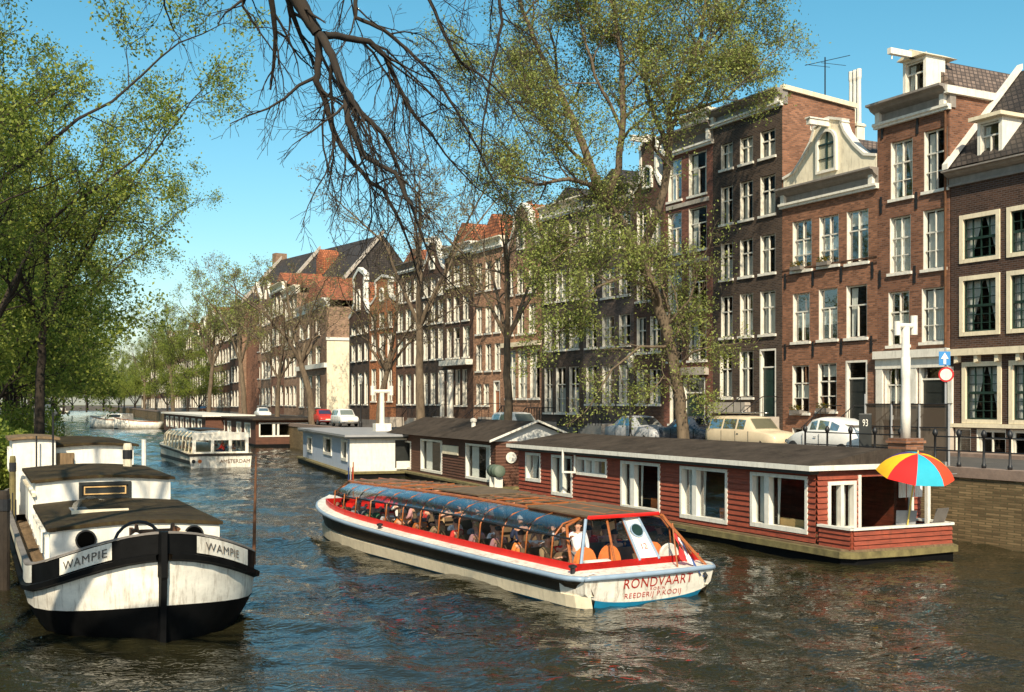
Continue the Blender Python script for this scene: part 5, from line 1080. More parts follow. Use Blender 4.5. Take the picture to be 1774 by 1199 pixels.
car('saloon', 'dark car with bright bonnet parked right of the leafy tree trunk', paint('car navy', (.05, .06, .08), .25), on_quay(1210, 2.6), qa)
car('saloon', 'red saloon car beside the leaning street tree', paint('car red', (.45, .03, .02), .3), on_quay(560, 1.8), fac2.rz)
car('estate', 'white estate car behind the white houseboat roof', PAINT['car white'], on_quay(597, 2.0), fac2.rz)
car('estate', 'white estate car before the pink brick houses', PAINT['car white'], on_quay(898, 2.2), qa)
car('saloon', 'white saloon car among the far trees by the flat-roofed houseboats', PAINT['car white'], on_quay(455, 2.0), fac2.rz)
car('saloon', 'brown car among the far trees', paint('car brown', (.15, .06, .03), .3), on_quay(350, 2.0), fac2.rz)
# ---- iron quay railing : posts with ball heads and two bars, one thing per stretch
def railing(label, pxa, pxb, n):
    A = Vector(on_quay(pxa, .25)); B = Vector(on_quay(pxb, .25)); t = thing('railing', label, 'railing', A, math.atan2((B-A).y, (B-A).x)); Lr = (B-A).length
    me = MB().lathe([(.07, 0), (.07, .1), (.04, .14), (.035, .92), (.06, .94), (.085, 1.0), (.085, 1.06), (.05, 1.12), (.02, 1.16), (0, 1.17)], 10).mesh('post', M('iron'), True)
    for k in range(n): link('post', me, t, (Lr*k/(n-1), 0, .06))
    for z in (.55, .98): MB().tube([(0, 0, z), (Lr, 0, z)], .022, 5).obj('bar', M('iron'), t)
railing('black iron quay railing with ball-topped posts right of the parasol', 1620, 1900, 7)
railing('black iron quay railing with ball-topped posts behind the red houseboat', 1395, 1560, 5)
# ---- dark screen on poles behind the houseboat
A = Vector(on_quay(1500, .9)); B = Vector(on_quay(1645, .9)); t = thing('fence', 'dark brown mesh screen on pale poles behind the white flue pipe', 'fence', A, math.atan2((B-A).y, (B-A).x)); Lr = (B-A).length
mesh_m, nt, b = nodes('screen mesh'); b.inputs['Base Color'].default_value = (.085, .058, .036, 1); b.inputs['Roughness'].default_value = .9
out = [n_ for n_ in nt.nodes if n_.type == 'OUTPUT_MATERIAL'][0]; tr_ = N(nt, 'ShaderNodeBsdfTransparent'); mx = N(nt, 'ShaderNodeMixShader'); mx.inputs[0].default_value = .93
nt.links.new(tr_.outputs[0], mx.inputs[1]); nt.links.new(b.outputs[0], mx.inputs[2]); nt.links.new(mx.outputs[0], out.inputs['Surface'])
zt1 = ZA(700, A.y)-ZQ
for k in range(3): MB().quad((Lr*k/3+.03, .02*(k % 2), .15), (Lr*(k+1)/3-.03, .02*(k % 2), .15), (Lr*(k+1)/3-.03, .02*(k % 2), zt1), (Lr*k/3+.03, .02*(k % 2), zt1)).obj('screen', mesh_m, t)
for k in range(4): MB().tube([(Lr*k/3, -.03, 0), (Lr*k/3, -.03, zt1+(.0 if k else .35))], .035, 6).obj('post', M('lead'), t)
for z in (zt1, zt1*.62, zt1*.3): MB().tube([(0, -.04, z), (Lr, -.04, z)], .02, 5).obj('bar', M('iron'), t)
# ---- traffic signs on one pole
P = on_quay(1636, 1.2); Yp = P[1]; sg = thing('traffic_sign', 'blue one-way arrow sign above a round red-rimmed sign on a pale pole', 'traffic sign', P, R(8)); SC = .7
zz = lambda y: ZA(y, Yp)-ZQ
MB().tube([(.06, .03, 0), (.06, .03, zz(602))], .035, 8).obj('pole', M('lead'), sg)
o = MB().box(-.36, .36, -.02, 0, 0, .72).obj('arrow_board', paint('sign blue', (.04, .22, .50)), sg); o.location = (0, -.01, zz(633)); o.rotation_euler.z = R(-12); o.scale = (.5, 1, .62)
MB().extrude([(-.08, .06), (.08, .06), (.08, .34), (.24, .34), (0, .66), (-.24, .34), (-.08, .34)], -.035, -.022).obj('arrow', M('white paint'), o)
o = MB().lathe([(0, -.02), (.40, -.02), (.40, 0), (0, 0)], 24, (0, 0, 0), 'y').obj('round_board', paint('sign red', (.6, .03, .03)), sg); o.location = (.05, -.03, zz(649)); o.rotation_euler.z = R(-40); o.scale = (.6, 1, .6)
MB().lathe([(0, -.03), (.31, -.03), (.31, -.022), (0, -.022)], 24, (0, 0, 0), 'y').obj('disc', M('white paint'), o)
# dark sandwich board with the number
P = on_quay(1499, .55); nb_ = thing('notice_board', 'black board lettered 93 in white beside the screen', 'board', P, R(-10)); nb_.scale = (.55, .55, .95)
MB().box(-.38, .38, -.05, .05, .2, 1.75).obj('panel', M('dark paint'), nb_, bevel=.02); text(nb_, '93', .36, M('white paint'), (0, -.06, 1.3), (R(90), 0, 0), 'number'); MB().box(-.3, .3, -.2, .2, 0, .2).obj('base', M('iron'), nb_)
def lamp(px, off, h, label):
    P = on_quay(px, off); t = thing('street_lamp', label, 'street lamp', P, 0)
    MB().lathe([(.12, 0), (.12, .5), (.06, .6), (.045, h-.6), (.06, h-.55)], 10).obj('pole', M('iron'), t); MB().lathe([(.09, h-.55), (.2, h-.1), (.22, h-.08), (.1, h+.08), (.02, h+.15)], 8).obj('lantern', M('white paint'), t)
lamp(1092, 1.0, 4.2, 'slim street lamp with pale lantern among the leaves left of the leafy tree trunk'); lamp(625, .8, 4.0, 'slim street lamp behind the white houseboat')
# ================================================================ TREES
def leaf_arrays(pts, size, rs):
    n = len(pts); c = np.array(pts, np.float32); a = rs.normal(size=(n, 3)); a /= np.linalg.norm(a, axis=1)[:, None]; b_ = rs.normal(size=(n, 3)); b_ -= a*(a*b_).sum(1)[:, None]; b_ /= np.linalg.norm(b_, axis=1)[:, None]
    s = size*(.6+.8*rs.rand(n))[:, None]; V = np.stack([c-a*s*.62, c-b_*s*.34, c+a*s*.62, c+b_*s*.34], 1).reshape(-1, 3); return V.astype(np.float32)
def quads_mesh(name, V, mat):
    me = bpy.data.meshes.new(name); n = len(V)//4; me.vertices.add(len(V)); me.vertices.foreach_set('co', V.ravel()); me.loops.add(n*4); me.loops.foreach_set('vertex_index', np.arange(n*4, dtype=np.int32))
    me.polygons.add(n); me.polygons.foreach_set('loop_start', np.arange(0, n*4, 4, dtype=np.int32)); me.polygons.foreach_set('loop_total', np.full(n, 4, np.int32)); me.update(calc_edges=True); me.materials.append(mat); return me
class Tree:
    def __init__(s, seed, **k):
        s.r = random.Random(seed); s.rs = np.random.RandomState(seed); s.V = []; s.Fc = []; s.Lf = []
        s.levels = 4; s.trop = .05; s.curl = .22; s.ang = (32, 62); s.kids = (5, 6, 6, 5); s.ratio = (.62, .6, .55, .5); s.leaf = 5; s.lsp = .25; s.minr = .008; s.droop = 0
        s.__dict__.update(k)
    def poly(s, P, rad, n):
        base = len(s.V); m = len(P); ref = Vector((.31, .77, .55)).normalized()
        for i in range(m):
            t = P[min(i+1, m-1)]-P[max(i-1, 0)]; t.normalize(); u = ref-t*ref.dot(t)
            if u.length < .05: u = t.orthogonal()
            u.normalize(); w = t.cross(u)
            for k in range(n):
                a = 2*math.pi*k/n; q = P[i]+(u*math.cos(a)+w*math.sin(a))*rad[i]; s.V.append((q.x, q.y, q.z))
        for i in range(m-1):
            for k in range(n):
                kk = (k+1) % n; s.Fc.append((base+i*n+k, base+i*n+kk, base+(i+1)*n+kk, base+(i+1)*n+k))
    def limb(s, pts, r0, r1, lvl=1, nk=None, Lk=None, t0=.25, cont=True):
        """guided limb through given points, then it sprouts"""
        P = [Vector(p) for p in pts]; Q = []
        for i in range(len(P)-1):
            for k in range(4): Q.append(P[i].lerp(P[i+1], k/4) + Vector((s.r.gauss(0, 1), s.r.gauss(0, 1), s.r.gauss(0, 1)))*(.012*(P[i+1]-P[i]).length if k else 0))
        Q.append(P[-1]); m = len(Q); rad = [r0+(r1-r0)*i/(m-1) for i in range(m)]; s.poly(Q, rad, 9 if r0 > .12 else 6)
        L = sum((Q[i+1]-Q[i]).length for i in range(m-1)); s.sprout(Q, rad, L, lvl, nk, Lk, t0)
        if cont: s.grow(Q[-1], (Q[-1]-Q[-2]).normalized(), (Lk or L*.5)*.9, r1, lvl)
    def sprout(s, Q, rad, L, lvl, nk=None, Lk=None, t0=.2):
        if lvl > s.levels: return
        nk = nk if nk is not None else s.kids[min(lvl-1, len(s.kids)-1)]; m = len(Q)
        for k in range(nk):
            t = t0+(1-t0)*(k+s.r.random()*.9)/nk; t = min(t, .98); i = min(int(t*(m-1)), m-2); p = Q[i].lerp(Q[i+1], t*(m-1)-i); d = (Q[i+1]-Q[i]).normalized()
            ax = d.orthogonal(); ax.rotate(Matrix.Rotation(s.r.random()*6.283, 3, d)); nd = d.copy(); nd.rotate(Matrix.Rotation(R(s.r.uniform(*s.ang)), 3, ax))
            LL = (Lk or L*s.ratio[min(lvl-1, len(s.ratio)-1)])*(1-.45*t)*s.r.uniform(.75, 1.25); s.grow(p, nd, LL, min(rad[i]*.55, .02+LL*.022), lvl)
    def grow(s, p, d, L, r, lvl):
        if L < .12: return
        n = 5 if lvl < s.levels-1 else (4 if lvl < s.levels else 3); P = [p.copy()]; q = p.copy(); d = d.copy()
        for i in range(n):
            d = (d + Vector((s.r.gauss(0, s.curl), s.r.gauss(0, s.curl), s.r.gauss(0, s.curl)+s.trop-s.droop*(lvl >= s.levels-1)))).normalized(); q = q+d*(L/n); P.append(q.copy())
        rr = max(r, s.minr); rad = [max(s.minr, rr*(1-.75*i/n)) for i in range(n+1)]; s.poly(P, rad, 6 if rr > .06 else (4 if rr > .02 else 3))
        if lvl < s.levels: s.sprout(P, rad, L, lvl+1)
        if lvl >= s.levels-1 and s.leaf:
            k = int(s.leaf*(1 if lvl >= s.levels else .5))
            for j in range(k):
                t = s.r.random(); i = min(int(t*n), n-1); c = P[i].lerp(P[i+1], t*n-i); s.Lf.append((c.x+s.r.gauss(0, s.lsp), c.y+s.r.gauss(0, s.lsp), c.z+s.r.gauss(0, s.lsp)))
    def build(s, root, wood, leafmat, size):
        me = bpy.data.meshes.new('trunk'); V = np.array(s.V, np.float32); Fq = np.array(s.Fc, np.int32); me.vertices.add(len(V)); me.vertices.foreach_set('co', V.ravel()); me.loops.add(Fq.size); me.loops.foreach_set('vertex_index', Fq.ravel())
        me.polygons.add(len(Fq)); me.polygons.foreach_set('loop_start', np.arange(0, Fq.size, 4, dtype=np.int32)); me.polygons.foreach_set('loop_total', np.full(len(Fq), 4, np.int32)); me.polygons.foreach_set('use_smooth', np.ones(len(Fq), bool)); me.update(calc_edges=True); me.materials.append(wood)
        link('trunk', me, root)
        if s.Lf: link('crown', quads_mesh('crown', leaf_arrays(s.Lf, size, s.rs), leafmat), root)
        print('tree', root.name, len(s.Fc), len(s.Lf))
leaf_y = leafm('yellow green leaves', (.14, .18, .04), (.38, .42, .10), .42); leaf_g = leafm('spring green leaves', (.12, .18, .02), (.38, .42, .07), .5); leaf_b = leafm('brown buds', (.16, .12, .05), (.27, .26, .09), .3)
def W3_(px, py, Y): return (XA(px, Y), Y, ZA(py, Y))
# -- the leafy tree in front of the facades
by = on_quay(1186, 1.0); Y0 = by[1]
T = Tree(11, levels=5, kids=(7, 9, 8, 6, 5), trop=.045, leaf=4.6, lsp=.22, minr=.006, ratio=(.62, .62, .64, .64, .6), ang=(30, 65), curl=.2)
tr1 = thing('leafy_tree', 'big spring tree with fresh yellow-green leaves on the quay before the tall houses', 'tree', (0, 0, 0))
def tp(px, py, dy=0): return W3_(px, py, Y0+dy)
T.limb([by, tp(1178, 690), tp(1160, 590), tp(1125, 480), tp(1080, 390, .5), tp(1042, 340, .5)], .27, .2, 2, 12, 3.4, .3, False)
T.limb([tp(1042, 345, .5), tp(1010, 250, .8), tp(975, 170, 1.2), tp(935, 90, 1.5), tp(900, 0, 1.5), tp(880, -90, 1.5)], .2, .05, 2, 12, 4.2)
T.limb([tp(1042, 340, .5), tp(1020, 320, -.8), tp(985, 310, -1.8), tp(930, 320, -2.2), tp(880, 300, -2.5)], .12, .04, 2, 9, 3.0)
T.limb([tp(1050, 350, .5), tp(1072, 290, .2), tp(1080, 200, -.2), tp(1078, 100, -.5), tp(1060, 0, -.5), tp(1050, -100, 0)], .18, .06, 2, 12, 3.8)
T.limb([tp(1110, 440, .3), tp(1150, 330, -.5), tp(1160, 250, -.8), tp(1160, 190, -1), tp(1190, 130, -1.2), tp(1215, 60, -1.3), tp(1230, -40, -1.3)], .2, .06, 2, 12, 3.9)
T.limb([tp(1160, 200, -1), tp(1205, 190, -1.2), tp(1260, 170, -1.5), tp(1310, 120, -1.5)], .09, .03, 2, 9, 2.8)
T.limb([tp(1155, 260, -.8), tp(1120, 160, .8), tp(1110, 60, 1.5), tp(1130, -50, 1.5)], .12, .05, 2, 10, 3.6)
T.limb([tp(1150, 570), tp(1195, 520, -1), tp(1215, 450, -1.5)], .08, .03, 3, 8, 2.2); T.limb([tp(1130, 500), tp(1080, 480, -1.5), tp(1030, 500, -2.2), tp(985, 560, -2.4)], .09, .03, 2, 8, 2.4)
T.limb([tp(1160, 600), tp(1110, 600, -1), tp(1060, 640, -1.5), tp(1030, 690, -1.6)], .07, .03, 3, 9, 2.0); T.limb([tp(1170, 640), tp(1200, 610, -1), tp(1235, 600, -1.2)], .06, .03, 3, 9, 1.9)
T.limb([tp(1075, 390), tp(1010, 410, -1.6), tp(960, 450, -2)], .08, .03, 2, 7, 2.2); T.limb([tp(1178, 690), tp(1150, 650, -.6), tp(1120, 690, -.8)], .05, .02, 3, 8, 1.5); T.limb([tp(1180, 700), tp(1205, 680, -.6), tp(1215, 705, -.6)], .04, .02, 3, 6, 1.2)
T.limb([tp(1020, 290, .6), tp(960, 230, -.5), tp(900, 180, -.8), tp(850, 120, -1)], .08, .03, 2, 9, 3.0); T.limb([tp(1078, 230), tp(1030, 130, -1), tp(1000, 20, -1.2), tp(990, -60, -1.2)], .08, .03, 2, 10, 3.0)
T.limb([tp(1195, 120, -1.2), tp(1250, 60, -1), tp(1290, 0, -.6), tp(1310, -60, -.5)], .07, .03, 2, 10, 3.0)
T.build(tr1, M('bark'), leaf_y, .086)
# -- near bare tree: trunk out of frame on the left bank, long drooping limbs reaching in over the water
T = Tree(23, levels=5, kids=(6, 7, 6, 5, 4), trop=-.07, droop=.05, curl=.17, leaf=0, minr=.0030, ang=(22, 58), ratio=(.6, .6, .55, .55, .5))
tn = thing('bare_tree', 'near bare tree whose dark drooping branches hang in from the top of the picture', 'tree', (0, 0, 0)); Yn = 13.0
def np_(px, py, dy=0): return W3_(px, py, Yn+dy)
T.limb([(-9.5, 9.0, 1.0), (-9.2, 9.3, 5), (-8.0, 10.0, 8.5), (-5.6, 11.5, 10.4), (-3.6, 12.6, 10.2), np_(480, -60), np_(512, -8)], .38, .088, 2, 2, 2.0, .7, False)
T.limb([np_(510, -12), np_(530, 25), np_(550, 57)], .09, .065, 4, 1, .5, .3, False)
T.limb([np_(550, 55), np_(553, 95, .1), np_(547, 140, .1), np_(562, 170, .2), np_(577, 225, .3), np_(592, 255, .3), np_(640, 315, .3), np_(665, 330, .4), np_(700, 400, .5)], .045, .018, 2, 13, 1.35, .1)
T.limb([np_(555, 60), np_(575, 95, -.2), np_(588, 135, -.3), np_(600, 165, -.3), np_(602, 210, -.4), np_(632, 272, -.4), np_(685, 300, -.5), np_(720, 375, -.5)], .052, .018, 2, 13, 1.3, .15)
T.limb([np_(600, 163, -.3), np_(625, 195, -.3), np_(662, 230, -.2), np_(690, 290, 0), np_(705, 345, 0)], .035, .014, 2, 8, 1.1)
T.limb([np_(560, 60), np_(600, 66, .3), np_(640, 72, .5), np_(668, 98, .7), np_(690, 150, .8), np_(715, 195, .8), np_(750, 235, 1)], .045, .018, 2, 14, 1.5, .2)
T.limb([(-5.6, 11.5, 10.4), (-4.2, 12.4, 10.9), (-2.9, 13.3, 10.4), (-2.0, 13.9, 9.6), np_(616, -20, 1), np_(616, 30, 1), np_(665, 52, 1.1), np_(705, 85, 1.2), np_(750, 130, 1.3), np_(790, 190, 1.4), np_(830, 260, 1.5)], .036, .015, 2, 15, 1.5, .2)
T.limb([(-5.0, 11.9, 10.6), (-3.4, 12.6, 11.2), (-1.9, 13.2, 10.6), np_(735, -20, .5), np_(770, 60, .5), np_(800, 110, .6), np_(840, 135, .6)], .028, .015, 2, 12, 1.5, .1)
T.limb([(-3.4, 12.6, 11.2), (-2.0, 13.6, 11.5), (-.9, 14.2, 11.0), np_(860, -40, 1.5), np_(870, 40, 1.6), np_(850, 130, 1.7), np_(835, 230, 1.8)], .035, .012, 2, 12, 1.5, .1)
T.limb([(-4.4, 12.2, 10.3), (-3.9, 12.6, 10), np_(440, -40), np_(420, 10, .2), np_(450, 55, .2)], .03, .012, 3, 7, 1.1, .2); T.limb([(-6.2, 11.2, 10.0), (-5.2, 12.6, 10), np_(280, -50, .8), np_(285, 10, .8), np_(300, 50, .8)], .02, .008, 3, 5, .8, .2)
T.limb([(-8.6, 9.6, 7), (-7.6, 8.0, 10), (-5.5, 5.5, 12.5), (-3.5, 3.0, 14)], .22, .08, 2, 7, 3.4); T.limb([(-9.2, 9.3, 5), (-10, 7, 9), (-10.5, 4.5, 13), (-10.5, 2, 15.5)], .22, .08, 2, 7, 3.4); T.limb([(-8.6, 9.6, 7), (-9.2, 10.4, 11), (-9.0, 11.4, 14.5), (-8, 12.5, 17)], .2, .07, 2, 7, 3.2)
for q_ in ([(-9.0, 11, 13), (-9.6, 15, 15), (-9.8, 19.5, 16)], [(-8.6, 10.5, 11.5), (-7.2, 14.5, 13.2), (-6.2, 17.5, 13.5)], [(-9.1, 11, 13.5), (-11.5, 15, 15.5), (-12.5, 20, 17)]): T.limb(q_, .13, .05, 2, 8, 3.0)
T.build(tn, M('dark bark'), None, 0)
# -- generic trees: a few individuals, copied along both banks
def make_tree(seed, label, h, spread, leaf, size, lm, wood, levels=4, lean=0., name='street_tree', trunk_r=.28, lsp=.4, kids=(7, 6, 5, 5), base=.32, trop=.06, minr=.012):
    root = thing(name, label, 'tree', (0, 0, 0)); T = Tree(seed, levels=levels, kids=kids, leaf=leaf, lsp=lsp, minr=minr, trop=trop); r = T.r; zb_ = h*base
    T.limb([(0, 0, -.1), (lean*.1, 0, zb_*.5), (lean*.35, .05, zb_)], trunk_r, trunk_r*.7, 4, 0, .01, .2, False)
    for k in range(5):
        a = 2*math.pi*(k+r.random()*.6)/5; s1 = spread*r.uniform(.35, .5); s2 = spread*r.uniform(.7, .95); ox = lean*.35
        T.limb([(ox, .05, zb_*.96), (ox+s1*math.cos(a)*.5, s1*math.sin(a)*.5, zb_+h*.14), (ox+lean*.3+s1*math.cos(a), s1*math.sin(a), zb_+h*.3), (ox+lean*.5+s2*math.cos(a), s2*math.sin(a), zb_+h*(.42+.1*r.random()))], trunk_r*.45, .04, 2, None, spread*.6)
    T.limb([(lean*.35, .05, zb_), (lean*.6, 0, zb_+h*.25), (lean*.8, .2, zb_+h*.5), (lean*.9, 0, h*.92)], trunk_r*.55, .03, 2, 8, spread*.55)
    T.build(root, wood, lm, size); return root
E0 = make_tree(41, 'broad dark-trunked elm leaning over the barge from the left bank, leaves thick and olive green', 21, 9.0, 6.4, .115, leaf_g, M('dark bark'), lsp=.28, base=.20, name='elm', kids=(8, 7, 6, 5, 4), levels=5, minr=.009)
# place: trunk left of frame
def on_left(px, Y, off=1.5): return (left_x(Y)-off, Y, ZL)
E0.location = (XA(-190, 36), 36, ZL)
E1 = make_tree(42, 'tall elm with forked dark trunk against the sky, above the barge', 19, 8.5, 5.6, .13, leaf_g, M('dark bark'), lsp=.3, base=.36, name='elm', lean=.8, kids=(8, 7, 6, 5, 4), levels=5, minr=.010)
E1.location = (XA(66, 58), 58, ZL); E1.rotation_euler.z = R(30)
KS = {}
def cp(root, loc, rz, label, sc=1.0, group=None):
    ks = KS.setdefault(root.name, kids(root)); return dup(root, loc, rz, label, group, sc, ks)
E2 = make_tree(47, 'low-crowned green tree at the water side of the left bank behind the garden boat', 14, 7.5, 10, .20, leaf_g, M('dark bark'), lsp=.45, base=.10, name='elm', kids=(7, 6, 6, 5), trunk_r=.22)
E2.location = (XA(20, 74), 74, ZL)
gl = 'trees along the left bank'; E2['group'] = gl
E1['group'] = gl; E0['group'] = gl
cp(E0, (XA(-60, 50), 50, ZL), R(200), 'elm at the left edge behind the barge wheelhouse', 1.0, gl)
cp(E1, (left_x(78)-1.0, 78, ZL), R(140), 'elm beyond the forked elm, its crown over the small boats', .9, gl)
cp(E0, (left_x(88)+1.0, 88, ZL), R(330), 'tall spreading elm on the left bank, its crown reaching out over the open canal', 1.1, gl)
cp(E0, (left_x(100)-1.2, 100, ZL), R(70), 'elm on the left bank beside the mooring post', .85, gl)
cp(E1, (left_x(125)-1, 125, ZL), R(250), 'elm on the left bank short of the farthest white boat', .9, gl)
cp(E0, (left_x(155)-1, 155, ZL), R(10), 'distant elm on the left bank, its crown low over the water', .85, gl)
for k, (px, Y, sc) in enumerate(((-40, 62, 1.0), (45, 100, 1.0), (72, 135, 1.05), (84, 175, 1.1), (92, 220, 1.15))):
    cp(E2, (XA(px, Y), Y, ZL), R(40+k*75), 'low-crowned green tree on the left bank, %s of its row from the barge' % ordn[k+1], sc, gl)
for k in range(11):
    Y = 330+k*14; cp(E2, (XA(k*27-10, Y), Y, 1.5), R(k*63), 'round dark green tree closing the far canal, %s from the left' % ordn[k], 1.25, 'trees closing the far canal')
for k, (px, Y) in enumerate(((60, 190), (85, 230), (110, 290), (150, 350), (180, 420), (30, 260), (210, 480), (10, 170))):
    cp((E0, E1)[k % 2], (XA(px, Y), Y, ZL), R(k*77), 'distant green tree closing the far end of the canal, %s from the left' % ordn[[4-1+0, 4, 5, 6, 7, 2, 8, 0][k]], 1.0+.1*(k % 3), 'trees closing the far canal')
# street trees on the right quay
S0 = make_tree(51, 'almost bare street tree with thick pale trunk in front of the dark houses', 16, 6.0, 2.2, .10, leaf_b, M('bark'), base=.42, trunk_r=.30, lsp=.2, trop=.04, levels=5, kids=(6, 5, 5, 4, 4), minr=.007)
gr_ = 'street trees on the right quay'; S0['group'] = gr_
P = on_quay(727, 1.0); S0.scale = (1.08,)*3; S0.location = P; S0.rotation_euler.z = R(20)
S1 = make_tree(52, 'leaning street tree with sparse twigs beside the red car', 14.5, 6.5, 1.8, .13, leaf_b, M('bark'), base=.40, trunk_r=.36, lean=-3.2, lsp=.2, levels=5, kids=(7, 6, 5, 5, 4), minr=.008); S1['group'] = gr_
P = on_quay(542, 1.0); S1.location = P; S1.rotation_euler.z = R(0)
S2 = make_tree(53, 'feathery street tree with thin pale green leaves, left of the leaning tree', 19, 6.5, 2.6, .17, leaf_y, M('bark'), base=.38, trunk_r=.36, lean=-1.6, lsp=.3, levels=5, kids=(7, 6, 5, 5, 4), minr=.012); S2['group'] = gr_
P = on_quay(424, 1.0); S2.location = P
for k, (px, off, rt, sc, rr, lb_) in enumerate(((300, 1.0, S2, 1.2, 50, 'thin-leaved tree before the pale far houses, second beyond the leaning tree'), (362, 1.0, S2, 1.1, 170, 'thin-leaved tree third beyond the leaning tree'), (250, 1.0, S2, 1.1, 280, 'thin-leaved tree near the moored white boats'), (480, 1.0, S1, .8, 120, 'small bare tree just beyond the leaning tree'), (215, 1.0, E1, 1.0, 20, 'dense green tree far along the right quay'), (270, 1.0, E1, .95, 160, 'dense green tree before the farthest houses'), (190, 1.0, E2, 1.2, 100, 'dense green tree at the bend of the canal'), (235, 1.0, E2, 1.1, 210, 'low-crowned green tree hiding the farthest houses'), (290, 1.0, E2, .95, 30, 'low-crowned green tree before the far houses behind the white launch'), (345, 1.0, E2, .8, 130, 'low-crowned green tree behind the far flat roofed houseboat'), (325, 1.0, E1, .9, 300, 'dense green tree above the flat-roofed houseboats'))):
    cp(rt, on_quay(px, off), R(rr), lb_, sc, gr_)
P = on_quay(880, 1.0); cp(S0, P, R(100), 'thin bare tree between the pink houses and the leafy tree', .86, gr_)
cp(S1, on_quay(655, 1.0), R(150), 'small bare tree before the orange house', .75, gr_)
# ================================================================ LEFT BANK BITS
def bush(seed, loc, r, h, label, mat, n=2600):
    t = thing('bush', label, 'bush', loc); rs = np.random.RandomState(seed); v = rs.normal(size=(n, 3)); v /= np.linalg.norm(v, axis=1)[:, None]; v *= (rs.rand(n)**.4)[:, None]; lob = 1+.3*np.sin(v[:, 0]*5+seed)*np.cos(v[:, 1]*4)
    P_ = v*lob[:, None]*np.array([r, r, h/2])+np.array([0, 0, h/2]); link('foliage', quads_mesh('foliage', leaf_arrays(P_, .16, rs), mat), t)
    s = MB()
    for k in range(6): a = k*1.05; s.tube([(0, 0, 0), (r*.3*math.cos(a), r*.3*math.sin(a), h*.4), (r*.6*math.cos(a), r*.6*math.sin(a), h*.8)], [.04, .025, .01], 5)
    s.obj('stem', M('bark'), t)
bush(1, (XA(-20, 42), 42, ZL-.3), 1.6, 2.6, 'dark bush on the left bank beside the barge stern', leaf_g); bush(2, (XA(28, 50), 50, .9), 1.5, 2.2, 'bush between the barge wheelhouse and the left edge', leaf_g); bush(3, (XA(70, 62), 62, .8), 1.6, 1.9, 'low bush behind the pale wheelhouse', leaf_g)
bush(4, (XA(15, 68), 68, ZL), 2.4, 3.2, 'tall bush on the left bank behind the garden boat', leaf_g); bush(5, (XA(58, 82), 82, ZL), 2.2, 2.6, 'rounded bush farther along the left bank', leaf_g)
# overgrown garden boat moored beyond the barge
gb = thing('barge', 'overgrown dark barge with white rail behind the pale wheelhouse', 'barge', (XA(75, 56), 56, 0), math.atan2(.905, -.4))
MB().loft([[(x, w, -.2), (x, w*1.08, .9), (x, -w*1.08, .9), (x, -w, -.2)] for x, w in ((-4.5, .3), (-4, 1.1), (-2, 1.8), (6, 1.8), (9, 1.3), (10, .4))]).obj('hull', M('black hull'), gb, True)
MB().box(-1, 6, -1.3, 1.3, .9, 1.6).obj('cabin', M('dark stone'), gb); MB().box(-1.2, 6.2, -1.45, 1.45, 1.6, 1.7).obj('roof', M('mossy wood'), gb)
MB().tube([(-3.2, 1.6, .9), (-3.2, 1.6, 2.0)], .06, 6).tube([(-3.2, -1.2, .9), (-3.2, -1.2, 1.9)], .05, 6).tube([(-3.2, 1.7, 1.65), (-3.2, -1.4, 1.65)], .07, 6).obj('rail', M('white paint'), gb)
def post(px, Y, z0, z1, r, label, mat='white paint', tip=None):
    t = thing('mooring_post', label, 'post', (XA(px, Y), Y, z0)); MB().lathe([(r, -.5), (r, z1-z0-.1), (r*.8, z1-z0), (0, z1-z0)], 10).obj('pole', M(mat), t)
    MB().lathe([(r*1.12, z1-z0-.45), (r*1.12, z1-z0-.2), (r, z1-z0-.19)], 10).obj('cap', M(tip or 'iron'), t)
post(83, 92, 0, 4.6, .22, 'white mooring post beside the farthest white boat'); post(221, 33.5, 0, ZA(768, 33.5), .13, 'pale mooring post at the barge’s right side', 'cream paint'); post(22, 33.5, 0, ZA(790, 33.5), .09, 'thin mossy post left of the wheelhouse', 'mossy wood'); post(63, 60, 0, 4.2, .12, 'leaning pale post behind the wheelhouse', 'cream paint')
post(6, 26, 0, 2.3, .14, 'black wooden post at the left edge beside the barge', 'dark bark')
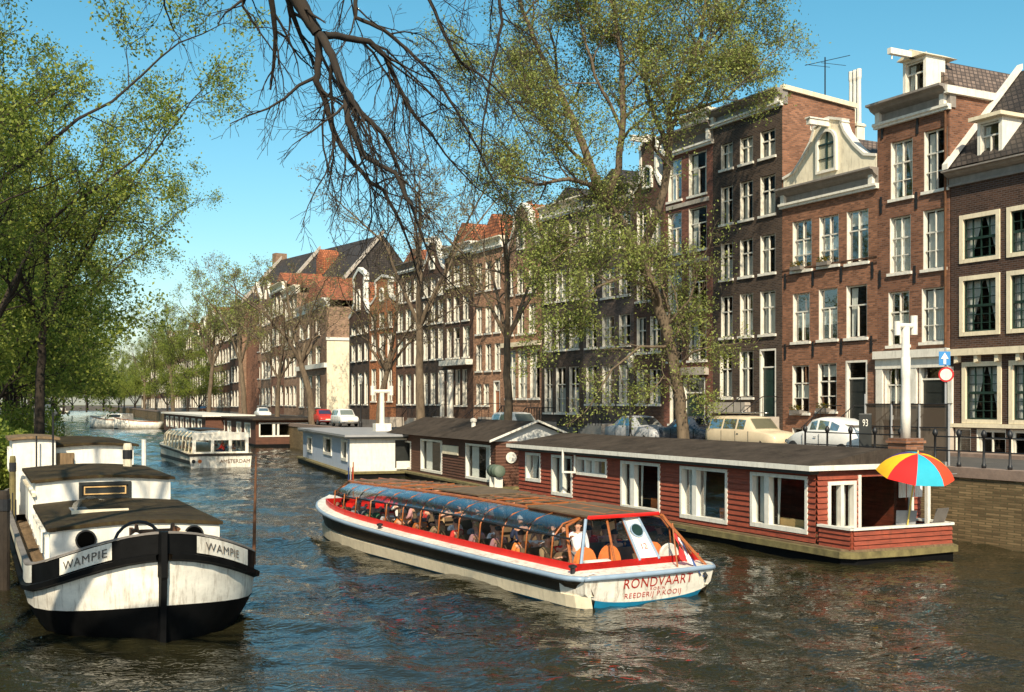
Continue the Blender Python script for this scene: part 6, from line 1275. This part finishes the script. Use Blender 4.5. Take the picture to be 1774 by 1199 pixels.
def small_boat(px, py, Ln, label, cab=True, seed=0, rz=None, h=.8, w=1.3):
    P = G(px, py); t = thing('motor_boat', label, 'boat', (P[0], P[1], 0), rz if rz is not None else math.atan2(-.93, .37)); X = [0, .15, .4, .7, .85, .95, 1.0]
    W_ = [w*.85, w*.95, w, w*.8, w*.5, w*.22, .03]
    MB().loft([[(x*Ln, q, h*(.9+.5*x*x)), (x*Ln, q*.85, 0), (x*Ln*.97, 0, -.25), (x*Ln, -q*.85, 0), (x*Ln, -q, h*(.9+.5*x*x))] for x, q in zip(X, W_)]).obj('hull', M('white hull'), t, True)
    MB().loft([[(x*Ln, q+.03, h*(.9+.5*x*x)), (x*Ln, q+.03, h*(.9+.5*x*x)-.1), (x*Ln, -q-.03, h*(.9+.5*x*x)-.1), (x*Ln, -q-.03, h*(.9+.5*x*x))] for x, q in zip(X, W_)]).obj('rubbing_strake', M('varnish'), t)
    MB().loft([[(x*Ln, q*.85+.01, .12), (x*Ln, q*.83, -.1), (x*Ln, -q*.83, -.1), (x*Ln, -q*.85-.01, .12)] for x, q in zip(X, W_)]).obj('boot_top', M('black hull'), t)
    if cab:
        MB().loft([[(x*Ln, q, h), (x*Ln, q*.85, h+z), (x*Ln, -q*.85, h+z), (x*Ln, -q, h)] for x, q, z in ((.18, w*.75, .9), (.5, w*.75, .95), (.58, w*.7, .45), (.78, w*.4, .25))]).obj('cabin', M('white paint'), t)
        for s in (1, -1): MB().quad((.22*Ln, s*w*.735, h+.35), (.46*Ln, s*w*.735, h+.35), (.46*Ln, s*w*.69, h+.75), (.22*Ln, s*w*.69, h+.75)).obj('window', M('dark paint'), t)
small_boat(118, 716, 10.5, 'farthest small white cabin boat, alone by the white post', rz=math.atan2(.25, -.97), w=1.7, h=1.1)
small_boat(236, 742, 9.5, 'white open launch moored to the left of the flat-roofed houseboats', cab=True, rz=math.atan2(.35, -.93), w=2.0, h=1.5); small_boat(280, 743, 8.0, 'low white sloop between the launch and the flat-roofed houseboats', cab=False, rz=math.atan2(.1, -1), h=1.35, w=1.7)
# ================================================================ PEOPLE
def skin(nodes_, edges, sub=1):
    me = bpy.data.meshes.new('sk'); me.from_pydata([n_[0] for n_ in nodes_], edges, []); o = bpy.data.objects.new('sk', me); COL.objects.link(o)
    o.modifiers.new('s', 'SKIN'); sd = o.modifiers.new('u', 'SUBSURF'); sd.levels = sub; sd.render_levels = sub
    for i, n_ in enumerate(nodes_): me.skin_vertices[0].data[i].radius = n_[1] if isinstance(n_[1], tuple) else (n_[1], n_[1]); me.skin_vertices[0].data[i].use_root = (i == 0)
    out_ = bpy.data.meshes.new_from_object(o.evaluated_get(bpy.context.evaluated_depsgraph_get())); bpy.data.objects.remove(o); return out_
def join(name, parts, mat):
    import bmesh
    bm = bmesh.new()
    for m_ in parts: bm.from_mesh(m_)
    me = bpy.data.meshes.new(name); bm.to_mesh(me); bm.free(); me.materials.clear(); me.materials.append(mat)
    me.polygons.foreach_set('material_index', [0]*len(me.polygons)); me.polygons.foreach_set('use_smooth', [True]*len(me.polygons)); return me
def person_meshes(pose):
    j = {'pel': (0, 0, .10), 'wst': (.01, 0, .27), 'chs': (.02, 0, .43), 'nb': (.02, 0, .55), 'nk': (.03, 0, .62), 'hd': (.045, 0, .70), 'ht': (.045, 0, .80)}
    for s, k in ((1, 'l'), (-1, 'r')):
        j['sh'+k] = (.0, s*.18, .52)
        j['el'+k], j['wr'+k] = {'lap': ((.06, s*.24, .27), (.28, s*.15, .20)), 'table': ((.12, s*.25, .28), (.36, s*.12, .36)), 'raise': ((.16, s*.24, .42), (.28, s*.12, .62)) if s > 0 else ((.06, s*.24, .27), (.28, s*.15, .20)), 'stand': ((-.02, s*.24, .25), (.10, s*.25, .02)) if s > 0 else ((.14, s*.26, .36), (.34, s*.20, .48))}[pose]
        if pose == 'stand': j['hp'+k] = (0, s*.09, .02); j['kn'+k] = (.04 if s > 0 else -.03, s*.10, -.42); j['an'+k] = (0 if s > 0 else -.1, s*.10, -.84); j['to'+k] = (.16 if s > 0 else .06, s*.12, -.88)
        else: j['hp'+k] = (.04, s*.10, .08); j['kn'+k] = (.42, s*.12, .10); j['an'+k] = (.40, s*.11, -.30); j['to'+k] = (.56, s*.12, -.35)
    names = list(j); ix = {n_: i for i, n_ in enumerate(names)}; E = [('pel', 'wst'), ('wst', 'chs'), ('chs', 'nb'), ('nb', 'nk'), ('nk', 'hd'), ('hd', 'ht')]
    for k in 'lr': E += [('chs', 'sh'+k), ('sh'+k, 'el'+k), ('el'+k, 'wr'+k), ('pel', 'hp'+k), ('hp'+k, 'kn'+k), ('kn'+k, 'an'+k), ('an'+k, 'to'+k)]
    rad = {'pel': (.13, .11), 'wst': (.13, .10), 'chs': (.15, .11), 'nb': (.07, .06), 'nk': .05, 'hd': (.075, .085), 'ht': (.065, .075), 'sh': .06, 'el': .042, 'wr': .027, 'hp': .085, 'kn': .058, 'an': .038, 'to': .035}
    g = lambda n_, f=1.0, d=0.0: (lambda r: tuple(x*f+d for x in r) if isinstance(r, tuple) else r*f+d)(rad.get(n_, rad.get(n_[:2])))
    body = skin([(j[n_], g(n_)) for n_ in names], [(ix[a], ix[b_]) for a, b_ in E])
    ex_ = MB(); ex_.tube([(.115, 0, .745), (.145, 0, .72), (.12, 0, .705)], [.008, .016, .010], 6)
    for s in (1, -1):
        ex_.lathe([(.0, -.02), (.02, -.012), (.02, .012), (0, .02)], 6, (.04, s*.078, .735)); w_ = Vector(j['wr'+('l' if s > 0 else 'r')]); el = Vector(j['el'+('l' if s > 0 else 'r')]); d = (w_-el).normalized(); sd_ = d.cross(Vector((0, 0, 1))).normalized(); up = sd_.cross(d)
        ex_.loft([[w_+d*t+sd_*(a*q)+up*(b_*.014) for a, b_ in ((1, -1), (1, 1), (-1, 1), (-1, -1))] for t, q in ((-.01, .024), (.04, .040), (.09, .038))])
        for q, ln in ((-.03, .075), (-.01, .088), (.011, .082), (.031, .065)): b0 = w_+d*.085+sd_*q; ex_.tube([b0, b0+d*ln*.5-up*.008, b0+d*ln*.85-up*.035], [.0095, .009, .007], 6)
        b0 = w_+d*.03+sd_*(.034*s); ex_.tube([b0, b0+d*.035+sd_*.028*s, b0+d*.07+sd_*.03*s-up*.02], [.012, .011, .008], 6)
    body = join('person', [body, ex_.mesh('x', M('skin'))], M('skin'))
    sn = ['wst', 'pel', 'chs', 'shl', 'ell', 'shr', 'elr']; si = {n_: i for i, n_ in enumerate(sn)}
    shirt = skin([(j[n_], g(n_, 1.0, .018)) for n_ in sn] + [((Vector(j['chs'])*.35+Vector(j['nb'])*.65)[:], (.085, .075))] + [((Vector(j['el'+k])*.25+Vector(j['wr'+k])*.75)[:], .036) for k in 'lr'], [(1, 0), (0, 2), (2, 3), (3, 4), (2, 5), (5, 6), (2, 7), (4, 8), (6, 9)])
    tr = skin([(j['pel'], g('pel', 1, .014))] + [(j[a+k], g(a, 1, .014)) for k in 'lr' for a in ('hp', 'kn')] + [((Vector(j['kn'+k])*.15+Vector(j['an'+k])*.85)[:], .055) for k in 'lr'], [(0, 1), (1, 2), (2, 5), (0, 3), (3, 4), (4, 6)])
    hair = MB(); rings = []
    for i in range(6):
        t = i/5*1.65; rings.append([(.036-.012+.098*math.sin(t)*math.cos(a)*(.86 if math.cos(a) > 0 else 1.0), .088*math.sin(t)*math.sin(a), .755+.105*math.cos(t)+(.045 if math.cos(a) > .3 and t > 1 else 0)) for a in [2*math.pi*q/12 for q in range(12)]])
    rings[0] = [(.025, 0, .862)]*12; hair.loft(rings, True, False)
    return body, shirt, tr, hair.mesh('hair', M('hair dark'), True)
PM = {k: person_meshes(k) for k in ('lap', 'table', 'raise', 'stand')}
_pmv = {}
def person(pose, label, loc, rz, shirt, trs='cloth navy', hair='hair dark', group=None, sc=1.0):
    t = PM[pose]
    def v(m_, mt, nm):
        key = (m_.name, mt.name)
        if key not in _pmv: c = m_.copy(); c.materials.clear(); c.materials.append(mt); c.name = nm; _pmv[key] = c
        return _pmv[key]
    o = link('person', t[0], None, loc); o.rotation_euler.z = rz; o.scale = (sc,)*3; tag(o, label, 'person', group)
    link('shirt', v(t[1], PAINT[shirt], 'shirt'), o); link('trousers', v(t[2], PAINT[trs], 'trousers'), o); link('hair', v(t[3], M(hair), 'hair'), o); return o
for nm, c in (('cloth white', (.75, .73, .70)), ('cloth orange', (.70, .20, .04)), ('cloth red', (.5, .03, .02)), ('cloth navy', (.02, .03, .07)), ('cloth blue', (.12, .28, .5)), ('cloth grey', (.16, .16, .16)), ('cloth tan', (.45, .3, .15)), ('cloth green', (.05, .13, .06)), ('cloth pink', (.6, .3, .3)), ('cloth black', (.015, .015, .015))): paint(nm, c, .85)
random.seed(77); shn = ['white', 'orange', 'tan', 'red', 'grey', 'blue', 'green', 'pink', 'navy', 'white', 'tan', 'black']; hn = ['hair dark', 'hair fair', 'hair grey', 'hair dark']
tbw = lambda x, y, z: (c0.x+fwd.x*x-fwd.y*y, c0.y+fwd.y*x+fwd.x*y, z)
row = 0
for i, (x, y) in enumerate(seats):
    for dy in (-.24, .24):
        if random.random() < .12 or abs(y+dy) > cyw(x)-.28: continue
        pose = random.choice(['lap', 'table', 'lap', 'raise']); sh = random.choice(shn); hr = random.choice(hn); k = int(round((x-2.2)/1.02)); side = 'left' if y > 0 else 'far'
        lab = '%s-haired passenger in %s top, %s bench from stern, %s side, %s seat' % (hr.split()[1], sh, ordn[k], 'near' if y > 0 else 'far', 'window' if dy*y > 0 else 'aisle')
        person(pose, lab, tbw(x+.04, y+dy, .50), TB.rotation_euler.z + random.uniform(-.5, .5) + (math.pi if random.random() < .12 else 0), 'cloth '+sh, random.choice(['cloth navy', 'cloth grey', 'cloth tan']), hr, 'passengers on the red tour boat')
person('stand', 'standing guide in pale shirt at the stern window of the red tour boat', tbw(1.35, .95, .98), TB.rotation_euler.z+2.6, 'cloth white', 'cloth grey', 'hair dark', None, .86)
t2 = lambda x, y, z: (Pn[0]+math.cos(T2.rotation_euler.z)*x-math.sin(T2.rotation_euler.z)*y, Pn[1]+math.sin(T2.rotation_euler.z)*x+math.cos(T2.rotation_euler.z)*y, z)
person('lap', 'passenger in red seen through the middle stern window of the white tour boat', t2(.7, -.25, 1.05), T2.rotation_euler.z+1.0, 'cloth red', 'cloth navy', 'hair fair')
for k in range(5): person('lap', 'passenger in %s top inside the white tour boat, %s row from its stern' % (['white', 'tan', 'blue', 'orange', 'grey'][k], ordn[k]), t2(2+1.6*k, 1.2*(1 if k % 2 else -1), .75), T2.rotation_euler.z, 'cloth '+['white', 'tan', 'blue', 'orange', 'grey'][k], 'cloth navy', hn[k % 4], 'passengers on the white tour boat')
# ================================================================ SKY AND SUN
SUN_EL, SUN_AZ = 39.0, (.04, -1.0)     # sun stands behind the camera, a little to its right
w = bpy.data.worlds.new('World'); S.world = w; w.use_nodes = True; nt = w.node_tree; bg = nt.nodes['Background']
sk = N(nt, 'ShaderNodeTexSky'); sk.sky_type = 'NISHITA'; sk.sun_disc = False; sk.sun_elevation = R(SUN_EL); sk.sun_rotation = math.atan2(SUN_AZ[0], SUN_AZ[1]); sk.ozone_density = 1.6; sk.air_density = 1.0; sk.dust_density = 1.0
hs = N(nt, 'ShaderNodeHueSaturation', Hue=.468, Saturation=1.3, Value=1.0); nt.links.new(sk.outputs[0], hs.inputs['Color']); nt.links.new(hs.outputs[0], bg.inputs['Color']); bg.inputs['Strength'].default_value = .115
sl = bpy.data.lights.new('sun', 'SUN'); sl.energy = 4.8; sl.angle = R(.5); sl.color = (1, .88, .68); so = bpy.data.objects.new('sun', sl); COL.objects.link(so)
dv = Vector((SUN_AZ[0]*math.cos(R(SUN_EL)), SUN_AZ[1]*math.cos(R(SUN_EL)), math.sin(R(SUN_EL)))); so.rotation_euler = dv.to_track_quat('Z', 'Y').to_euler()
S.view_settings.view_transform = 'Standard'; S.view_settings.look = 'None'; S.view_settings.exposure = .45; S.view_settings.gamma = 1
S.cycles.max_bounces = 8; S.cycles.transparent_max_bounces = 14; S.cycles.diffuse_bounces = 3; S.cycles.glossy_bounces = 3
